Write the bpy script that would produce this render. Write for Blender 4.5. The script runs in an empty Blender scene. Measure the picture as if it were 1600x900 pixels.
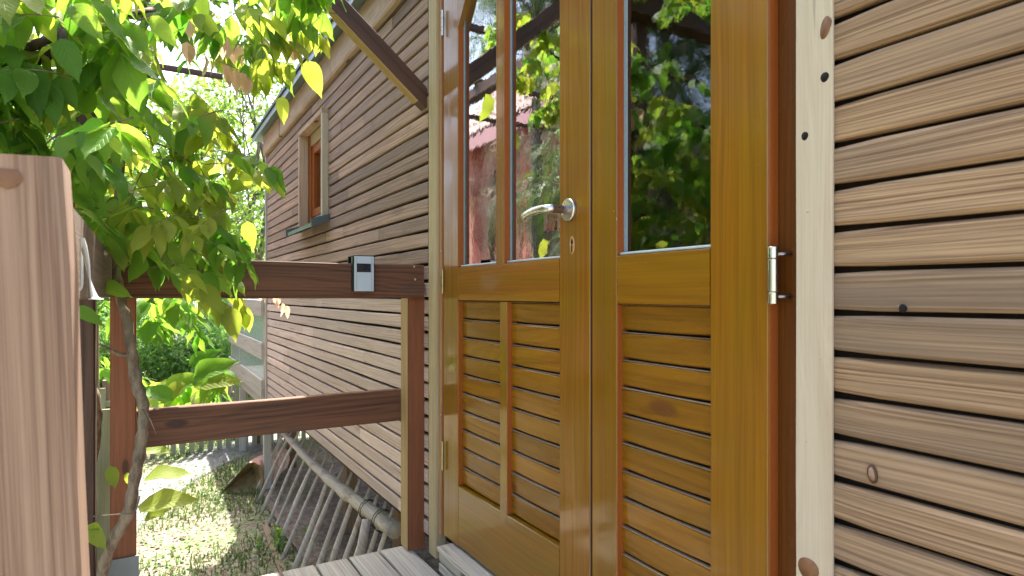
import bpy, bmesh, math, random
from math import radians, sin, cos, pi, atan2, sqrt
from mathutils import Vector, Matrix, noise
import numpy as np

random.seed(7)
R = random.random
def U(a, b): return a + (b - a) * R()

# ------------------------------------------------------------------ camera
scene = bpy.context.scene
COL = scene.collection
F = 975.0                       # focal length in photo pixels
AL = math.atan(574 / F)
CA, SA = cos(AL), sin(AL)
CAM = Vector((0, -0.92, 1.75))
cd = bpy.data.cameras.new('camera'); cam = bpy.data.objects.new('camera', cd)
COL.objects.link(cam); scene.camera = cam
cam.location = CAM; cam.rotation_euler = (pi / 2, 0, atan2(CA, SA))
cd.sensor_width = 36; cd.lens = 36 * F / 1600; cd.shift_y = 10.5 / 1600
cd.clip_start = 0.02; cd.clip_end = 2000
cd.dof.use_dof = True; cd.dof.focus_distance = 2.1; cd.dof.aperture_fstop = 8.5

# ------------------------------------------------------------------ light
SUN_EL, SUN_AZ = radians(62), (-0.94, 0.34)
world = bpy.data.worlds.new('World'); scene.world = world; world.use_nodes = True
wn = world.node_tree.nodes; wl = world.node_tree.links
for n in list(wn): wn.remove(n)
sky = wn.new('ShaderNodeTexSky'); sky.sky_type = 'NISHITA'; sky.sun_disc = False
sky.sun_elevation = SUN_EL; sky.sun_rotation = atan2(SUN_AZ[0], SUN_AZ[1])
sky.air_density = 0.9; sky.dust_density = 4.5; sky.ozone_density = 0.5; sky.altitude = 200
bg = wn.new('ShaderNodeBackground'); bg.inputs['Strength'].default_value = 0.15
wo = wn.new('ShaderNodeOutputWorld')
wl.new(sky.outputs[0], bg.inputs[0]); wl.new(bg.outputs[0], wo.inputs[0])
sd = bpy.data.lights.new('sun', 'SUN'); sd.energy = 3.7; sd.angle = radians(0.55); sd.color = (1, .95, .86)
sun = bpy.data.objects.new('sun', sd); COL.objects.link(sun)
sv = Vector((SUN_AZ[0] * cos(SUN_EL), SUN_AZ[1] * cos(SUN_EL), sin(SUN_EL)))
sun.rotation_euler = sv.to_track_quat('Z', 'Y').to_euler(); sun.location = sv * 30
vs = scene.view_settings
vs.view_transform = 'Standard'; vs.look = 'None'; vs.exposure = 2.42; vs.gamma = 1
scene.render.engine = 'CYCLES'
scene.cycles.max_bounces = 10; scene.cycles.transparent_max_bounces = 12
scene.cycles.caustics_reflective = False; scene.cycles.caustics_refractive = False

# ------------------------------------------------------------------ geometry helpers
def raydir(px, py=460.5):
    rx = (px - 800) / F; rz = -(py - 460.5) / F
    return Vector((-CA + rx * SA, SA + rx * CA, rz))
def at(px, py, depth): return CAM + raydir(px, py) * depth
def on_y(px, py, y=0.0):
    d = raydir(px, py); return CAM + d * ((y - CAM.y) / d.y)
def on_x(px, py, x):
    d = raydir(px, py); return CAM + d * ((x - CAM.x) / d.x)
def on_z(px, py, z):
    d = raydir(px, py); return CAM + d * ((z - CAM.z) / d.z)
def X(px, y=0.0): return on_y(px, 460, y).x
def proj(p):
    v = p - CAM
    d = -v.x * CA + v.y * SA
    if d < 0.05: return (-9999, -9999, d)
    r = v.x * SA + v.y * CA
    return (800 + F * r / d, 460.5 - F * v.z / d, d)

def root(name, loc, label, cat, group=None):
    o = bpy.data.objects.new(name, None); COL.objects.link(o); o.location = loc
    o.empty_display_size = .1
    o['label'] = label; o['category'] = cat
    if group: o['group'] = group
    return o
def part_empty(name, loc, parent):
    o = bpy.data.objects.new(name, None); COL.objects.link(o); o.empty_display_size = .05
    o['wl'] = list(loc); o.parent = parent; o.location = Vector(loc) - wloc(parent)
    return o
def wloc(p):
    if p is None: return Vector((0, 0, 0))
    if p.get('wl') is not None: return Vector(p['wl'])
    return Vector(p.location)
def link(o, parent, M):
    """M: world matrix; every parent here is only translated."""
    COL.objects.link(o)
    if parent is not None:
        o.parent = parent
        M = Matrix.Translation(-wloc(parent)) @ M
    o.matrix_local = M
    return o
def setp(o, **k):
    for a, b in k.items(): o[a] = b
    return o
def mesh_from(name, verts, faces, mat, smooth=False):
    me = bpy.data.meshes.new(name); me.from_pydata([tuple(v) for v in verts], [], faces)
    if mat is not None: me.materials.append(mat)
    if smooth: me.polygons.foreach_set('use_smooth', [True] * len(me.polygons))
    me.update(); return me
def frame_matrix(a, b, grain):
    """axis aligned box a..b: local X along grain, Y the wider rest, Z the thinner rest"""
    a, b = Vector(a), Vector(b); c = (a + b) / 2; s = [abs(b[i] - a[i]) for i in range(3)]
    g = 'xyz'.index(grain); rest = [i for i in range(3) if i != g]
    rest.sort(key=lambda i: -s[i])
    ax = [Vector((0, 0, 0)) for _ in range(3)]
    ax[0][g] = 1; ax[1][rest[0]] = 1
    ax[2] = ax[0].cross(ax[1])
    M = Matrix((ax[0], ax[1], ax[2])).transposed().to_4x4(); M.translation = c
    return M, (s[g], s[rest[0]], s[rest[1]])
def box_mesh(name, L, W, T, mat, bev=.0015, seg=1, wob=0.0, seed=0, tilt=0.0):
    """beam along local X with chamfered long edges; seg>1 lets the edges wander"""
    b = min(bev, W * .3, T * .3)
    prof = [(-W/2 + b, -T/2), (W/2 - b, -T/2), (W/2, -T/2 + b), (W/2, T/2 - b), (W/2 - b, T/2), (-W/2 + b, T/2), (-W/2, T/2 - b), (-W/2, -T/2 + b)]
    vs, fs = [], []
    for i in range(seg + 1):
        x = -L/2 + L * i / seg
        w1 = wob * noise.noise(Vector((x * 3.1, seed, 1.3))) if wob else 0
        w2 = wob * noise.noise(Vector((x * 3.7, seed, 7.7))) if wob else 0
        w3 = wob * .6 * noise.noise(Vector((x * 2.1, seed, 17.7))) if wob else 0
        e = b * .8 if i in (0, seg) else 0
        for (y, z) in prof:
            yy = y + (w1 if y > 0 else w2)
            zz = z + w3 + tilt * y
            if e: yy *= 1 - e / (W / 2) * .6; zz *= 1 - e / (T / 2) * .6
            vs.append((x, yy, zz))
    for i in range(seg):
        for k in range(8):
            a = i * 8 + k; c = i * 8 + (k + 1) % 8
            fs.append((a, c, c + 8, a + 8))
    fs.append(tuple(range(7, -1, -1))); fs.append(tuple(seg * 8 + k for k in range(8)))
    return mesh_from(name, vs, fs, mat)
def bx(name, parent, a, b, grain, mat, bev=.0015, seg=1, wob=0.0, rot=None, **kw):
    M, s = frame_matrix(a, b, grain)
    me = box_mesh(name, *s, mat, bev, seg, wob, seed=R() * 90)
    if rot is not None: M = M @ rot
    o = bpy.data.objects.new(name, me)
    return setp(link(o, parent, M), **kw)
def beam(name, parent, p, q, W, T, mat, up=(0, 0, 1), bev=.002, seg=1, wob=0.0, **kw):
    """bar from p to q: W across the 'up' side, T the other"""
    p, q = Vector(p), Vector(q); x = (q - p).normalized(); y = Vector(up) - x * x.dot(Vector(up)); y.normalize(); z = x.cross(y)
    M = Matrix((x, y, z)).transposed().to_4x4(); M.translation = (p + q) / 2
    o = bpy.data.objects.new(name, box_mesh(name, (q - p).length, W, T, mat, bev, seg, wob, seed=R() * 90))
    return setp(link(o, parent, M), **kw)
def tube_geo(pts, rad, segs=8, lump=0.0, seed=0.0):
    pts = [Vector(p) for p in pts]; n = len(pts)
    if not hasattr(rad, '__len__'): rad = [rad] * n
    vs, fs = [], []
    nrm = None
    for i, p in enumerate(pts):
        t = (pts[min(i + 1, n - 1)] - pts[max(i - 1, 0)]).normalized()
        if nrm is None:
            nrm = t.orthogonal().normalized()
        else:
            nrm = (nrm - t * nrm.dot(t)).normalized()
        bn = t.cross(nrm)
        for k in range(segs):
            a = 2 * pi * k / segs
            r = rad[i] * (1 + (lump * noise.noise(p * 9 + Vector((cos(a), sin(a), seed))) if lump else 0))
            vs.append(p + (nrm * cos(a) + bn * sin(a)) * r)
    for i in range(n - 1):
        for k in range(segs):
            a = i * segs + k; b = i * segs + (k + 1) % segs
            fs.append((a, b, b + segs, a + segs))
    fs.append(tuple(range(segs - 1, -1, -1))); fs.append(tuple((n - 1) * segs + k for k in range(segs)))
    return vs, fs
def smooth_path(pts, n=6):
    """Catmull-Rom through control points"""
    P = [Vector(p) for p in pts]; P = [2 * P[0] - P[1]] + P + [2 * P[-1] - P[-2]]; out = []
    for i in range(1, len(P) - 2):
        for k in range(n):
            t = k / n; a, b, c, d = P[i-1], P[i], P[i+1], P[i+2]
            out.append(.5 * ((2*b) + (c-a)*t + (2*a-5*b+4*c-d)*t*t + (3*b-a-3*c+d)*t**3))
    out.append(P[-2]); return out
def geo_obj(name, parent, vs, fs, mat, smooth=True, origin=None, **kw):
    o0 = Vector(origin) if origin is not None else Vector(vs[0])
    me = mesh_from(name, [Vector(v) - o0 for v in vs], fs, mat, smooth)
    o = bpy.data.objects.new(name, me)
    return setp(link(o, parent, Matrix.Translation(o0)), **kw)
def tube(name, parent, pts, rad, mat, segs=8, lump=0.0, **kw):
    vs, fs = tube_geo(pts, rad, segs, lump, R() * 20)
    return geo_obj(name, parent, vs, fs, mat, True, pts[0], **kw)
def interp_r(r0, r1, n): return [r0 + (r1 - r0) * i / (n - 1) for i in range(n)]
class MB:
    """collects boxes / quads into one mesh"""
    def __init__(s): s.v = []; s.f = []
    def add(s, v, f):
        o = len(s.v); s.v += [tuple(p) for p in v]; s.f += [tuple(i + o for i in q) for q in f]
    def box(s, a, b):
        x0, y0, z0 = a; x1, y1, z1 = b
        s.add([(x0,y0,z0),(x1,y0,z0),(x1,y1,z0),(x0,y1,z0),(x0,y0,z1),(x1,y0,z1),(x1,y1,z1),(x0,y1,z1)],
              [(0,3,2,1),(4,5,6,7),(0,1,5,4),(1,2,6,5),(2,3,7,6),(3,0,4,7)])
    def build(s, name, parent, mat, smooth=False, **kw):
        return geo_obj(name, parent, s.v, s.f, mat, smooth, s.v[0], **kw)

# ------------------------------------------------------------------ materials
class NT:
    def __init__(s, name):
        s.m = bpy.data.materials.new(name); s.m.use_nodes = True; s.t = s.m.node_tree
        for n in list(s.t.nodes): s.t.nodes.remove(n)
    def n(s, kind, **kw):
        x = s.t.nodes.new('ShaderNode' + kind)
        for a, b in kw.items(): setattr(x, a, b)
        return x
    def l(s, a, b): s.t.links.new(a, b)
    def put(s, inp, v):
        if isinstance(v, bpy.types.NodeSocket): s.l(v, inp)
        else: inp.default_value = v
    def math(s, op, a, b=None, c=None, clamp=False):
        x = s.n('Math', operation=op, use_clamp=clamp); s.put(x.inputs[0], a)
        if b is not None: s.put(x.inputs[1], b)
        if c is not None: s.put(x.inputs[2], c)
        return x.outputs[0]
    def mix(s, f, a, b, mode='MIX'):
        x = s.n('Mix', data_type='RGBA', blend_type=mode)
        s.put(x.inputs[0], f); s.put(x.inputs[6], (*a, 1) if isinstance(a, tuple) and len(a) == 3 else a)
        s.put(x.inputs[7], (*b, 1) if isinstance(b, tuple) and len(b) == 3 else b); return x.outputs[2]
    def ramp(s, v, a, b, lo=0.0, hi=1.0):
        x = s.n('MapRange', interpolation_type='SMOOTHSTEP')
        s.put(x.inputs[0], v); x.inputs[1].default_value = a; x.inputs[2].default_value = b; x.inputs[3].default_value = lo; x.inputs[4].default_value = hi
        return x.outputs[0]
    def noise(s, vec, scale, detail=3, rough=.55, dist=0.0):
        x = s.n('TexNoise'); s.l(vec, x.inputs['Vector']); x.inputs['Scale'].default_value = scale
        x.inputs['Detail'].default_value = detail; x.inputs['Roughness'].default_value = rough; x.inputs['Distortion'].default_value = dist
        return x.outputs[0]
    def mapv(s, vec, scale):
        x = s.n('VectorMath', operation='MULTIPLY'); s.l(vec, x.inputs[0]); x.inputs[1].default_value = scale; return x.outputs[0]
    def coords(s, rnd=True):
        tc = s.n('TexCoord').outputs['Object']
        if not rnd: return tc, None
        oi = s.n('ObjectInfo').outputs['Random']
        m = s.n('VectorMath', operation='SCALE'); m.inputs[0].default_value = (37.3, 3.1, 5.7); s.l(oi, m.inputs[3])
        a = s.n('VectorMath', operation='ADD'); s.l(tc, a.inputs[0]); s.l(m.outputs[0], a.inputs[1])
        return a.outputs[0], oi
    def out(s, bsdf):
        o = s.n('OutputMaterial'); s.l(bsdf, o.inputs[0]); return s.m
    def principled(s, col, rough, bump=None, bstr=.3, bdist=.001, **kw):
        p = s.n('BsdfPrincipled'); s.put(p.inputs['Base Color'], (*col, 1) if isinstance(col, tuple) and len(col) == 3 else col)
        s.put(p.inputs['Roughness'], rough)
        for k, v in kw.items(): s.put(p.inputs[k.replace('_', ' ')], v)
        if bump is not None:
            b = s.n('Bump'); b.inputs['Strength'].default_value = bstr; b.inputs['Distance'].default_value = bdist
            s.l(bump, b.inputs['Height']); s.l(b.outputs[0], p.inputs['Normal'])
        return p.outputs[0]

def wood(name, light, dark, alt, rings=150, warp=2.6, ring_amt=.6, fib=.35, alt_amt=.5, rough=.75, coat=0, bstr=.35,
         knots=.0, vary=.25, cracks=0, end_fresh=None, specks=0, stain=None, dk=(.05,.02,.01), crough=.1):
    t = NT(name); v, oi = t.coords()
    sv_ = t.mapv(v, (.55, 4.0, 4.0))
    w = t.noise(sv_, 1.6, 2, .5)
    sep = t.n('SeparateXYZ'); t.l(v, sep.inputs[0])
    yz = t.math('ADD', sep.outputs[1], t.math('MULTIPLY', sep.outputs[2], .6))
    wy = t.math('MULTIPLY_ADD', w, .05 * warp, yz)
    wy = t.math('ADD', wy, t.math('MULTIPLY', t.noise(t.mapv(v, (7, 30, 30)), 1.0, 2), .0022))
    ph = t.math('MULTIPLY', wy, t.math('MULTIPLY_ADD', t.math('FRACT', t.math('MULTIPLY', oi, 3.77)), rings * .7, rings * .6))
    cb = t.n('CombineXYZ'); t.l(t.math('MULTIPLY', sep.outputs[0], .9), cb.inputs[0]); t.l(t.math('MULTIPLY', wy, max(90, rings * .42)), cb.inputs[1]); t.l(t.math('MULTIPLY', oi, 31.0), cb.inputs[2])
    band = t.noise(cb.outputs[0], 1.0, 4, .65)
    knot = None
    if knots:
        kv = t.mapv(v, (2.6, 7.0, 0.0)); vo = t.n('TexVoronoi', voronoi_dimensions='2D'); t.l(kv, vo.inputs['Vector']); vo.inputs['Scale'].default_value = knots
        d = vo.outputs['Distance']; knot = t.ramp(d, .07, .035)
        swirl = t.ramp(d, .42, .0)
        ph = t.math('ADD', ph, t.math('MULTIPLY', swirl, 7.0))
    ring = t.math('MULTIPLY_ADD', t.math('SINE', ph), .5, .5)
    ring = t.math('POWER', ring, 1.8)
    amp = t.noise(t.mapv(v, (.8, 9, 9)), 1.3, 2)
    ring = t.math('MULTIPLY', ring, t.ramp(amp, .35, .65, .12, 1))
    ring = t.math('ADD', t.math('MULTIPLY', ring, .45), t.math('MULTIPLY', t.ramp(band, .40, .66), .75), clamp=True)
    f1 = t.noise(t.mapv(v, (2.2, 210, 210)), 1.0, 3, .6)
    f2 = t.noise(t.mapv(v, (6, 60, 60)), 1.0, 3, .6)
    fac = t.math('ADD', t.math('MULTIPLY', ring, ring_amt), t.math('MULTIPLY', t.ramp(f1, .35, .7), fib), clamp=True)
    col = t.mix(fac, light, dark)
    patch = t.ramp(t.noise(t.mapv(v, (1.6, 14, 14)), 1.2, 4), .38, .68)
    rr = t.math('FRACT', t.math('MULTIPLY', oi, 7.31))
    af = t.math('MULTIPLY', t.math('ADD', t.math('MULTIPLY', patch, .5), t.math('MULTIPLY', rr, .6)), alt_amt, clamp=True)
    col = t.mix(af, col, t.mix(t.math('MULTIPLY', fac, .5), alt, dark))
    # per board brightness
    br = t.math('MULTIPLY_ADD', t.math('FRACT', t.math('MULTIPLY', oi, 13.7)), vary * 2, 1 - vary)
    hsv = t.n('HueSaturation'); t.l(br, hsv.inputs['Value']); t.l(col, hsv.inputs['Color']); col = hsv.outputs[0]
    col = t.mix(t.math('MULTIPLY', t.ramp(f2, .55, .8), .25), col, dark)
    if knot is not None: col = t.mix(t.math('MULTIPLY', knot, .85), col, dk)
    if stain is not None:
        st = t.ramp(t.noise(t.mapv(v, (3, 9, 9)), 1.4, 5, .6), .56, .72)
        col = t.mix(t.math('MULTIPLY', st, stain[3]), col, stain[:3])
    crk_ = None
    if cracks:
        crk_ = t.math('MULTIPLY', t.ramp(t.noise(t.mapv(v, (1.3, 75, 75)), 1.0, 2, .5), .68, .73), t.ramp(t.noise(t.mapv(v, (1.2, 9, 9)), 1.7, 2), .42, .6))
        col = t.mix(t.math('MULTIPLY', crk_, cracks), col, dk)
    if end_fresh is not None:
        tc = t.n('TexCoord').outputs['Object']; s2 = t.n('SeparateXYZ'); t.l(tc, s2.inputs[0])
        e = t.ramp(t.math('ADD', s2.outputs[0], t.math('MULTIPLY', t.math('SUBTRACT', f2, .5), .006)), end_fresh[0], end_fresh[0] + .012, 1, 0)
        col = t.mix(t.math('MULTIPLY', e, .75), col, end_fresh[1])
    if specks:
        sp = t.n('TexVoronoi'); t.l(t.mapv(v, (30, 45, 45)), sp.inputs['Vector']); sp.inputs['Scale'].default_value = 1
        s = t.math('MULTIPLY', t.ramp(sp.outputs['Distance'], .1, .03), t.ramp(t.noise(v, 9, 2), .55, .7))
        col = t.mix(t.math('MULTIPLY', s, specks), col, (.75, .5, .25))
    h = t.math('ADD', t.math('MULTIPLY', ring, -.6), t.math('MULTIPLY', f1, -.5))
    h = t.math('ADD', h, t.math('MULTIPLY', f2, -.5))
    if crk_ is not None: h = t.math('SUBTRACT', h, t.math('MULTIPLY', crk_, 1.5))
    rg = t.math('MULTIPLY_ADD', fac, .15, rough)
    kw = {}
    if coat:
        kw = dict(Coat_Weight=coat, Coat_Roughness=t.ramp(t.noise(t.mapv(v, (2, 8, 8)), 2, 4), .3, .75, crough * .6, crough * 1.8), Coat_IOR=1.5, Specular_IOR_Level=.12)
    return t.out(t.principled(col, rg, h, bstr, .0012, **kw))

def plain(name, col, rough=.5, metal=0.0, nscale=30, namt=.15, bump=.1, **kw):
    t = NT(name); v, oi = t.coords(); n1 = t.noise(v, nscale, 4)
    c = t.mix(t.math('MULTIPLY', n1, namt * 2), col, tuple(x * .45 for x in col))
    return t.out(t.principled(c, t.math('MULTIPLY_ADD', n1, .2, rough - .1), n1, bump, .001, Metallic=metal, **kw))

M = {}
M['side_r'] = wood('weathered larch siding', (.47, .305, .170), (.125, .062, .030), (.225, .16, .11), rings=700, warp=.9, ring_amt=.8, fib=.35, alt_amt=.85, rough=.75, bstr=.8, knots=0, vary=.17, dk=(.16, .08, .05), cracks=0.8)
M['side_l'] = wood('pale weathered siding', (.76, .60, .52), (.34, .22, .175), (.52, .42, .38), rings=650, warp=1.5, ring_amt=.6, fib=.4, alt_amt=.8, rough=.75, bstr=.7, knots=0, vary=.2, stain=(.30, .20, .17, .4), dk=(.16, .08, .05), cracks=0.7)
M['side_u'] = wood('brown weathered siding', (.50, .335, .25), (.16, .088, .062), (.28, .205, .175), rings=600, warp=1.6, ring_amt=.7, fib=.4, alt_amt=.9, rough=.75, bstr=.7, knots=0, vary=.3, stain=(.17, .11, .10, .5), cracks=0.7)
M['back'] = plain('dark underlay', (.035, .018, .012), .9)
VL, VD, V_SHEEN = (.285, .112, .0025), (.155, .049, .0012), (.185, .112, .003)  # third tone puts the olive sheen of the reflected garden into the varnish
M['door'] = wood('honey brown varnished pine', VL, VD, V_SHEEN, rings=190, warp=2.2, ring_amt=.55, fib=.35, alt_amt=.8, rough=.5, coat=.65, bstr=.12, knots=.35, vary=.06, specks=.5, dk=(.10, .03, .006), crough=.12)
M['slat'] = wood('varnished louvre pine', (.30, .125, .004), (.13, .045, .0015), (.19, .092, .004), rings=200, warp=3.5, ring_amt=.6, fib=.3, alt_amt=.8, rough=.5, coat=.4, bstr=.2, knots=.5, vary=.14, dk=(.12, .04, .008), crough=.2)
M['reveal'] = wood('reddish varnished edge', (.34, .092, .018), (.23, .05, .009), (.29, .082, .018), rings=160, ring_amt=.3, rough=.5, coat=.15, bstr=.2, vary=.05)
M['frame'] = wood('brown varnished door frame', (.14, .044, .006), (.07, .02, .003), (.11, .036, .006), rings=200, ring_amt=.4, rough=.5, coat=.35, bstr=.2, vary=.08, crough=.2)
M['frame_l'] = wood('orange brown frame strip', (.42, .20, .075), (.22, .09, .03), (.34, .17, .07), rings=300, ring_amt=.6, fib=.4, rough=.6, bstr=.4, vary=.1)
M['trim'] = wood('pale raw pine trim', (.58, .485, .355), (.38, .27, .17), (.52, .45, .345), rings=150, warp=4.5, ring_amt=.5, fib=.3, alt_amt=.5, rough=.7, bstr=.3, vary=.03, stain=(.62, .52, .34, .35), cracks=0.45)
M['trim_l'] = wood('greenish pale pine trim', (.46, .36, .21), (.27, .19, .10), (.37, .31, .20), rings=120, warp=3, ring_amt=.4, fib=.3, alt_amt=.5, rough=.75, bstr=.4, vary=.08)
M['rail'] = wood('dark red brown rail', (.165, .062, .024), (.042, .016, .008), (.10, .045, .024), rings=230, warp=3.8, ring_amt=.7, fib=.4, alt_amt=.4, rough=.62, bstr=.6, knots=.6, vary=.1, stain=(.055, .035, .028, .55), dk=(.03, .012, .008), cracks=0.9)
M['post'] = wood('red brown post', (.25, .078, .025), (.12, .034, .011), (.18, .058, .022), rings=180, warp=3.0, ring_amt=.5, fib=.35, alt_amt=.4, rough=.6, bstr=.4, knots=.8, vary=.06, dk=(.05, .015, .008), cracks=0.8)
M['post_side'] = M['post']
M['newel'] = wood('pinkish weathered newel', (.36, .225, .145), (.14, .07, .04), (.27, .20, .15), rings=210, warp=1.6, ring_amt=.65, fib=.5, alt_amt=.7, rough=.75, bstr=.4, knots=.5, vary=.03, dk=(.2, .09, .06), cracks=0.9)
M['brace'] = wood('dark brown brace', (.10, .042, .022), (.038, .015, .008), (.07, .034, .02), rings=200, ring_amt=.6, fib=.4, alt_amt=.4, rough=.6, bstr=.5, vary=.05, cracks=0.8)
M['pale_strip'] = wood('yellowish edge', (.46, .31, .13), (.26, .15, .06), (.36, .26, .13), rings=160, ring_amt=.5, rough=.7, bstr=.4, vary=.05)  # paler yellowish tone for the post's outer side and the brace underside
M['deck'] = wood('silver grey decking', (.47, .44, .39), (.24, .215, .18), (.38, .36, .325), rings=420, warp=1.2, ring_amt=.5, fib=.5, alt_amt=.6, rough=.8, bstr=.7, vary=.1, stain=(.30, .26, .20, .4), cracks=0.9)
M['sill'] = wood('grey weathered sill', (.52, .48, .42), (.27, .23, .19), (.42, .39, .35), rings=260, ring_amt=.5, fib=.5, alt_amt=.5, rough=.8, bstr=.7, vary=.08, knots=.4, stain=(.3, .2, .12, .3), cracks=0.9)
M['fascia'] = wood('rough edged fascia', (.58, .40, .27), (.30, .18, .11), (.46, .35, .27), rings=130, warp=6.5, ring_amt=.6, fib=.35, alt_amt=.6, rough=.75, bstr=.6, knots=.6, vary=.06, cracks=0.7)
M['grey_wood'] = wood('grey fence wood', (.46, .43, .38), (.25, .22, .19), (.40, .38, .35), rings=200, ring_amt=.5, fib=.4, alt_amt=.5, rough=.8, bstr=.5, vary=.12, cracks=0.8)
M['brown_wood'] = wood('dull brown wood', (.24, .16, .10), (.12, .075, .045), (.2, .15, .11), rings=180, ring_amt=.5, fib=.4, alt_amt=.5, rough=.8, bstr=.5, vary=.1, cracks=0.8)
M['picket'] = wood('mossy picket wood', (.34, .36, .22), (.2, .2, .12), (.3, .32, .22), rings=150, ring_amt=.4, rough=.85, bstr=.4, vary=.15)
M['branch_pale'] = wood('stripped pale branch', (.56, .51, .44), (.30, .24, .19), (.48, .43, .38), rings=120, warp=4, ring_amt=.4, fib=.5, alt_amt=.5, rough=.8, bstr=.9, vary=.1, stain=(.22, .15, .11, .7))
M['rung'] = wood('grey split rung', (.58, .52, .46), (.28, .23, .19), (.46, .41, .37), rings=160, ring_amt=.5, fib=.4, alt_amt=.6, rough=.85, bstr=.6, vary=.2, stain=(.2, .13, .1, .5))
M['red_board'] = wood('faded red boards', (.62, .13, .10), (.30, .05, .04), (.60, .40, .34), rings=60, ring_amt=.6, fib=.4, alt_amt=.9, rough=.8, bstr=.5, vary=.35, stain=(.55, .50, .42, .7))
M['pink_beam'] = plain('pink painted beam', (.6, .33, .36), .6)
M['steel'] = plain('brushed stainless steel', (.66, .63, .58), .28, 1.0, 60, .08, .05)
M['steel_dark'] = plain('dark stainless sleeve', (.33, .30, .29), .3, 1.0, 60, .1, .05)
M['hinge'] = plain('nickel plated hinge', (.72, .69, .64), .2, 1.0, 25, .12, .1)
M['brass'] = plain('dull brass hinge', (.45, .40, .22), .35, 1.0, 40, .2, .1)
M['zinc'] = plain('galvanised bracket', (.22, .24, .24), .55, .6, 20, .3, .1)
M['black'] = plain('black plastic', (.012, .013, .016), .35, 0, 30, .1, .05)
M['hole'] = plain('dark hollow', (.004, .003, .002), .95)
M['panel'] = plain('dark solar cell', (.006, .010, .022), .12, 0, 30, .1, 0, Coat_Weight=.6)
M['silver'] = plain('silver painted plastic', (.50, .57, .64), .4, .15, 20, .05, .05)
M['white_pl'] = plain('white plastic', (.74, .77, .72), .4, 0, 20, .1, .05)
M['sheet'] = plain('grey green roof sheet', (.20, .26, .26), .45, .3, 8, .3, .1)
M['sheet_dark'] = plain('dark gutter lip', (.02, .035, .045), .5, .3)
M['slate_sill'] = plain('patina window sill', (.26, .38, .36), .45, .4, 14, .5, .2)
M['slate_cap'] = plain('grey sill cap', (.10, .12, .13), .5, .2)
M['spacer'] = plain('grey glazing spacer', (.60, .67, .70), .4, .1, 200, .2, .3)
M['seal'] = plain('weathered glazing bead', (.20, .155, .14), .7, 0, 90, .5, .5)
M['spacer_image'] = plain('blue grey sealant', (.27, .34, .38), .45, 0, 60, .25, .3)
M['paper'] = plain('white paper', (.8, .8, .76), .8)
M['curtain'] = plain('pale yellow curtain', (.66, .62, .42), .9)
M['pale_edge'] = wood('pale slat edge', (.30, .225, .16), (.17, .10, .05), (.25, .19, .14), rings=150, ring_amt=.3, fib=.6, rough=.85, bstr=.5, vary=.2, stain=(.22, .11, .03, .8))
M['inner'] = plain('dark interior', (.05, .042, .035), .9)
M['key_ring'] = wood('worn bare wood', (.55, .30, .10), (.30, .14, .04), (.5, .3, .1), rings=300, rough=.7, vary=0)
M['knot'] = plain('brown knot wood', (.26, .115, .045), .6, 0, 60, .5, .3)
M['knot_dk'] = plain('dark knot rim', (.10, .04, .018), .7, 0, 60, .4, .2)
M['screw'] = plain('zinc screw', (.6, .56, .5), .35, .9)
M['tile'] = plain('pink grey clay tile', (.44, .29, .27), .7, 0, 6, .4, .3)

def m_bark(name, a, b, sc=22, bs=.9):
    t = NT(name); v, oi = t.coords(); n1 = t.noise(t.mapv(v, (1, 1, .35)), sc, 6, .65); n2 = t.noise(v, 5, 3)
    c = t.mix(t.ramp(n1, .35, .65), a, b); c = t.mix(t.math('MULTIPLY', t.ramp(n2, .45, .7), .5), c, (.25, .24, .17))
    return t.out(t.principled(c, .85, n1, bs, .006))
M['stem'] = m_bark('wisteria stem bark', (.09, .06, .038), (.25, .185, .125), 45)
M['bark'] = m_bark('tree bark', (.05, .035, .022), (.17, .13, .095))
M['dark_bark'] = m_bark('dark old stem', (.025, .014, .008), (.075, .042, .026), 40)
M['log_bark'] = m_bark('reddish log bark', (.28, .13, .09), (.52, .32, .25), 12)
M['log_cut'] = m_bark('ochre split wood', (.34, .24, .10), (.20, .13, .06), 14, .5)

def m_glass(name='window glass', base=.26, mul=1.4, bs=.12, sc=(26, 26, 4.5)):
    t = NT(name); tc = t.n('TexCoord').outputs['Object']
    st = t.noise(t.mapv(tc, sc), 1.0, 3, .6); st2 = t.noise(t.mapv(tc, (5, 5, 2)), 1.0, 2)
    b = t.n('Bump'); b.inputs['Strength'].default_value = bs; b.inputs['Distance'].default_value = .0022
    t.l(t.math('ADD', t.math('MULTIPLY', st, .5), t.math('MULTIPLY', st2, 1.2)), b.inputs['Height'])
    gl = t.n('BsdfGlossy'); gl.inputs['Roughness'].default_value = .012; gl.inputs['Color'].default_value = (.95, .97, .97, 1); t.l(b.outputs[0], gl.inputs['Normal'])
    tr = t.n('BsdfTransparent'); tr.inputs['Color'].default_value = (.78, .84, .82, 1)
    fr = t.n('Fresnel'); fr.inputs['IOR'].default_value = 1.9
    f = t.math('MULTIPLY_ADD', fr.outputs[0], mul, base, clamp=True)
    mx = t.n('MixShader'); t.l(f, mx.inputs[0]); t.l(tr.outputs[0], mx.inputs[1]); t.l(gl.outputs[0], mx.inputs[2])
    return t.out(mx.outputs[0])
M['glass'] = m_glass()
M['glass_dim'] = m_glass('dimmer window glass', .06, 1.25, .10, (40, 40, 5))  # same glass, its reflection weakened to darken the right pane
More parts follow.
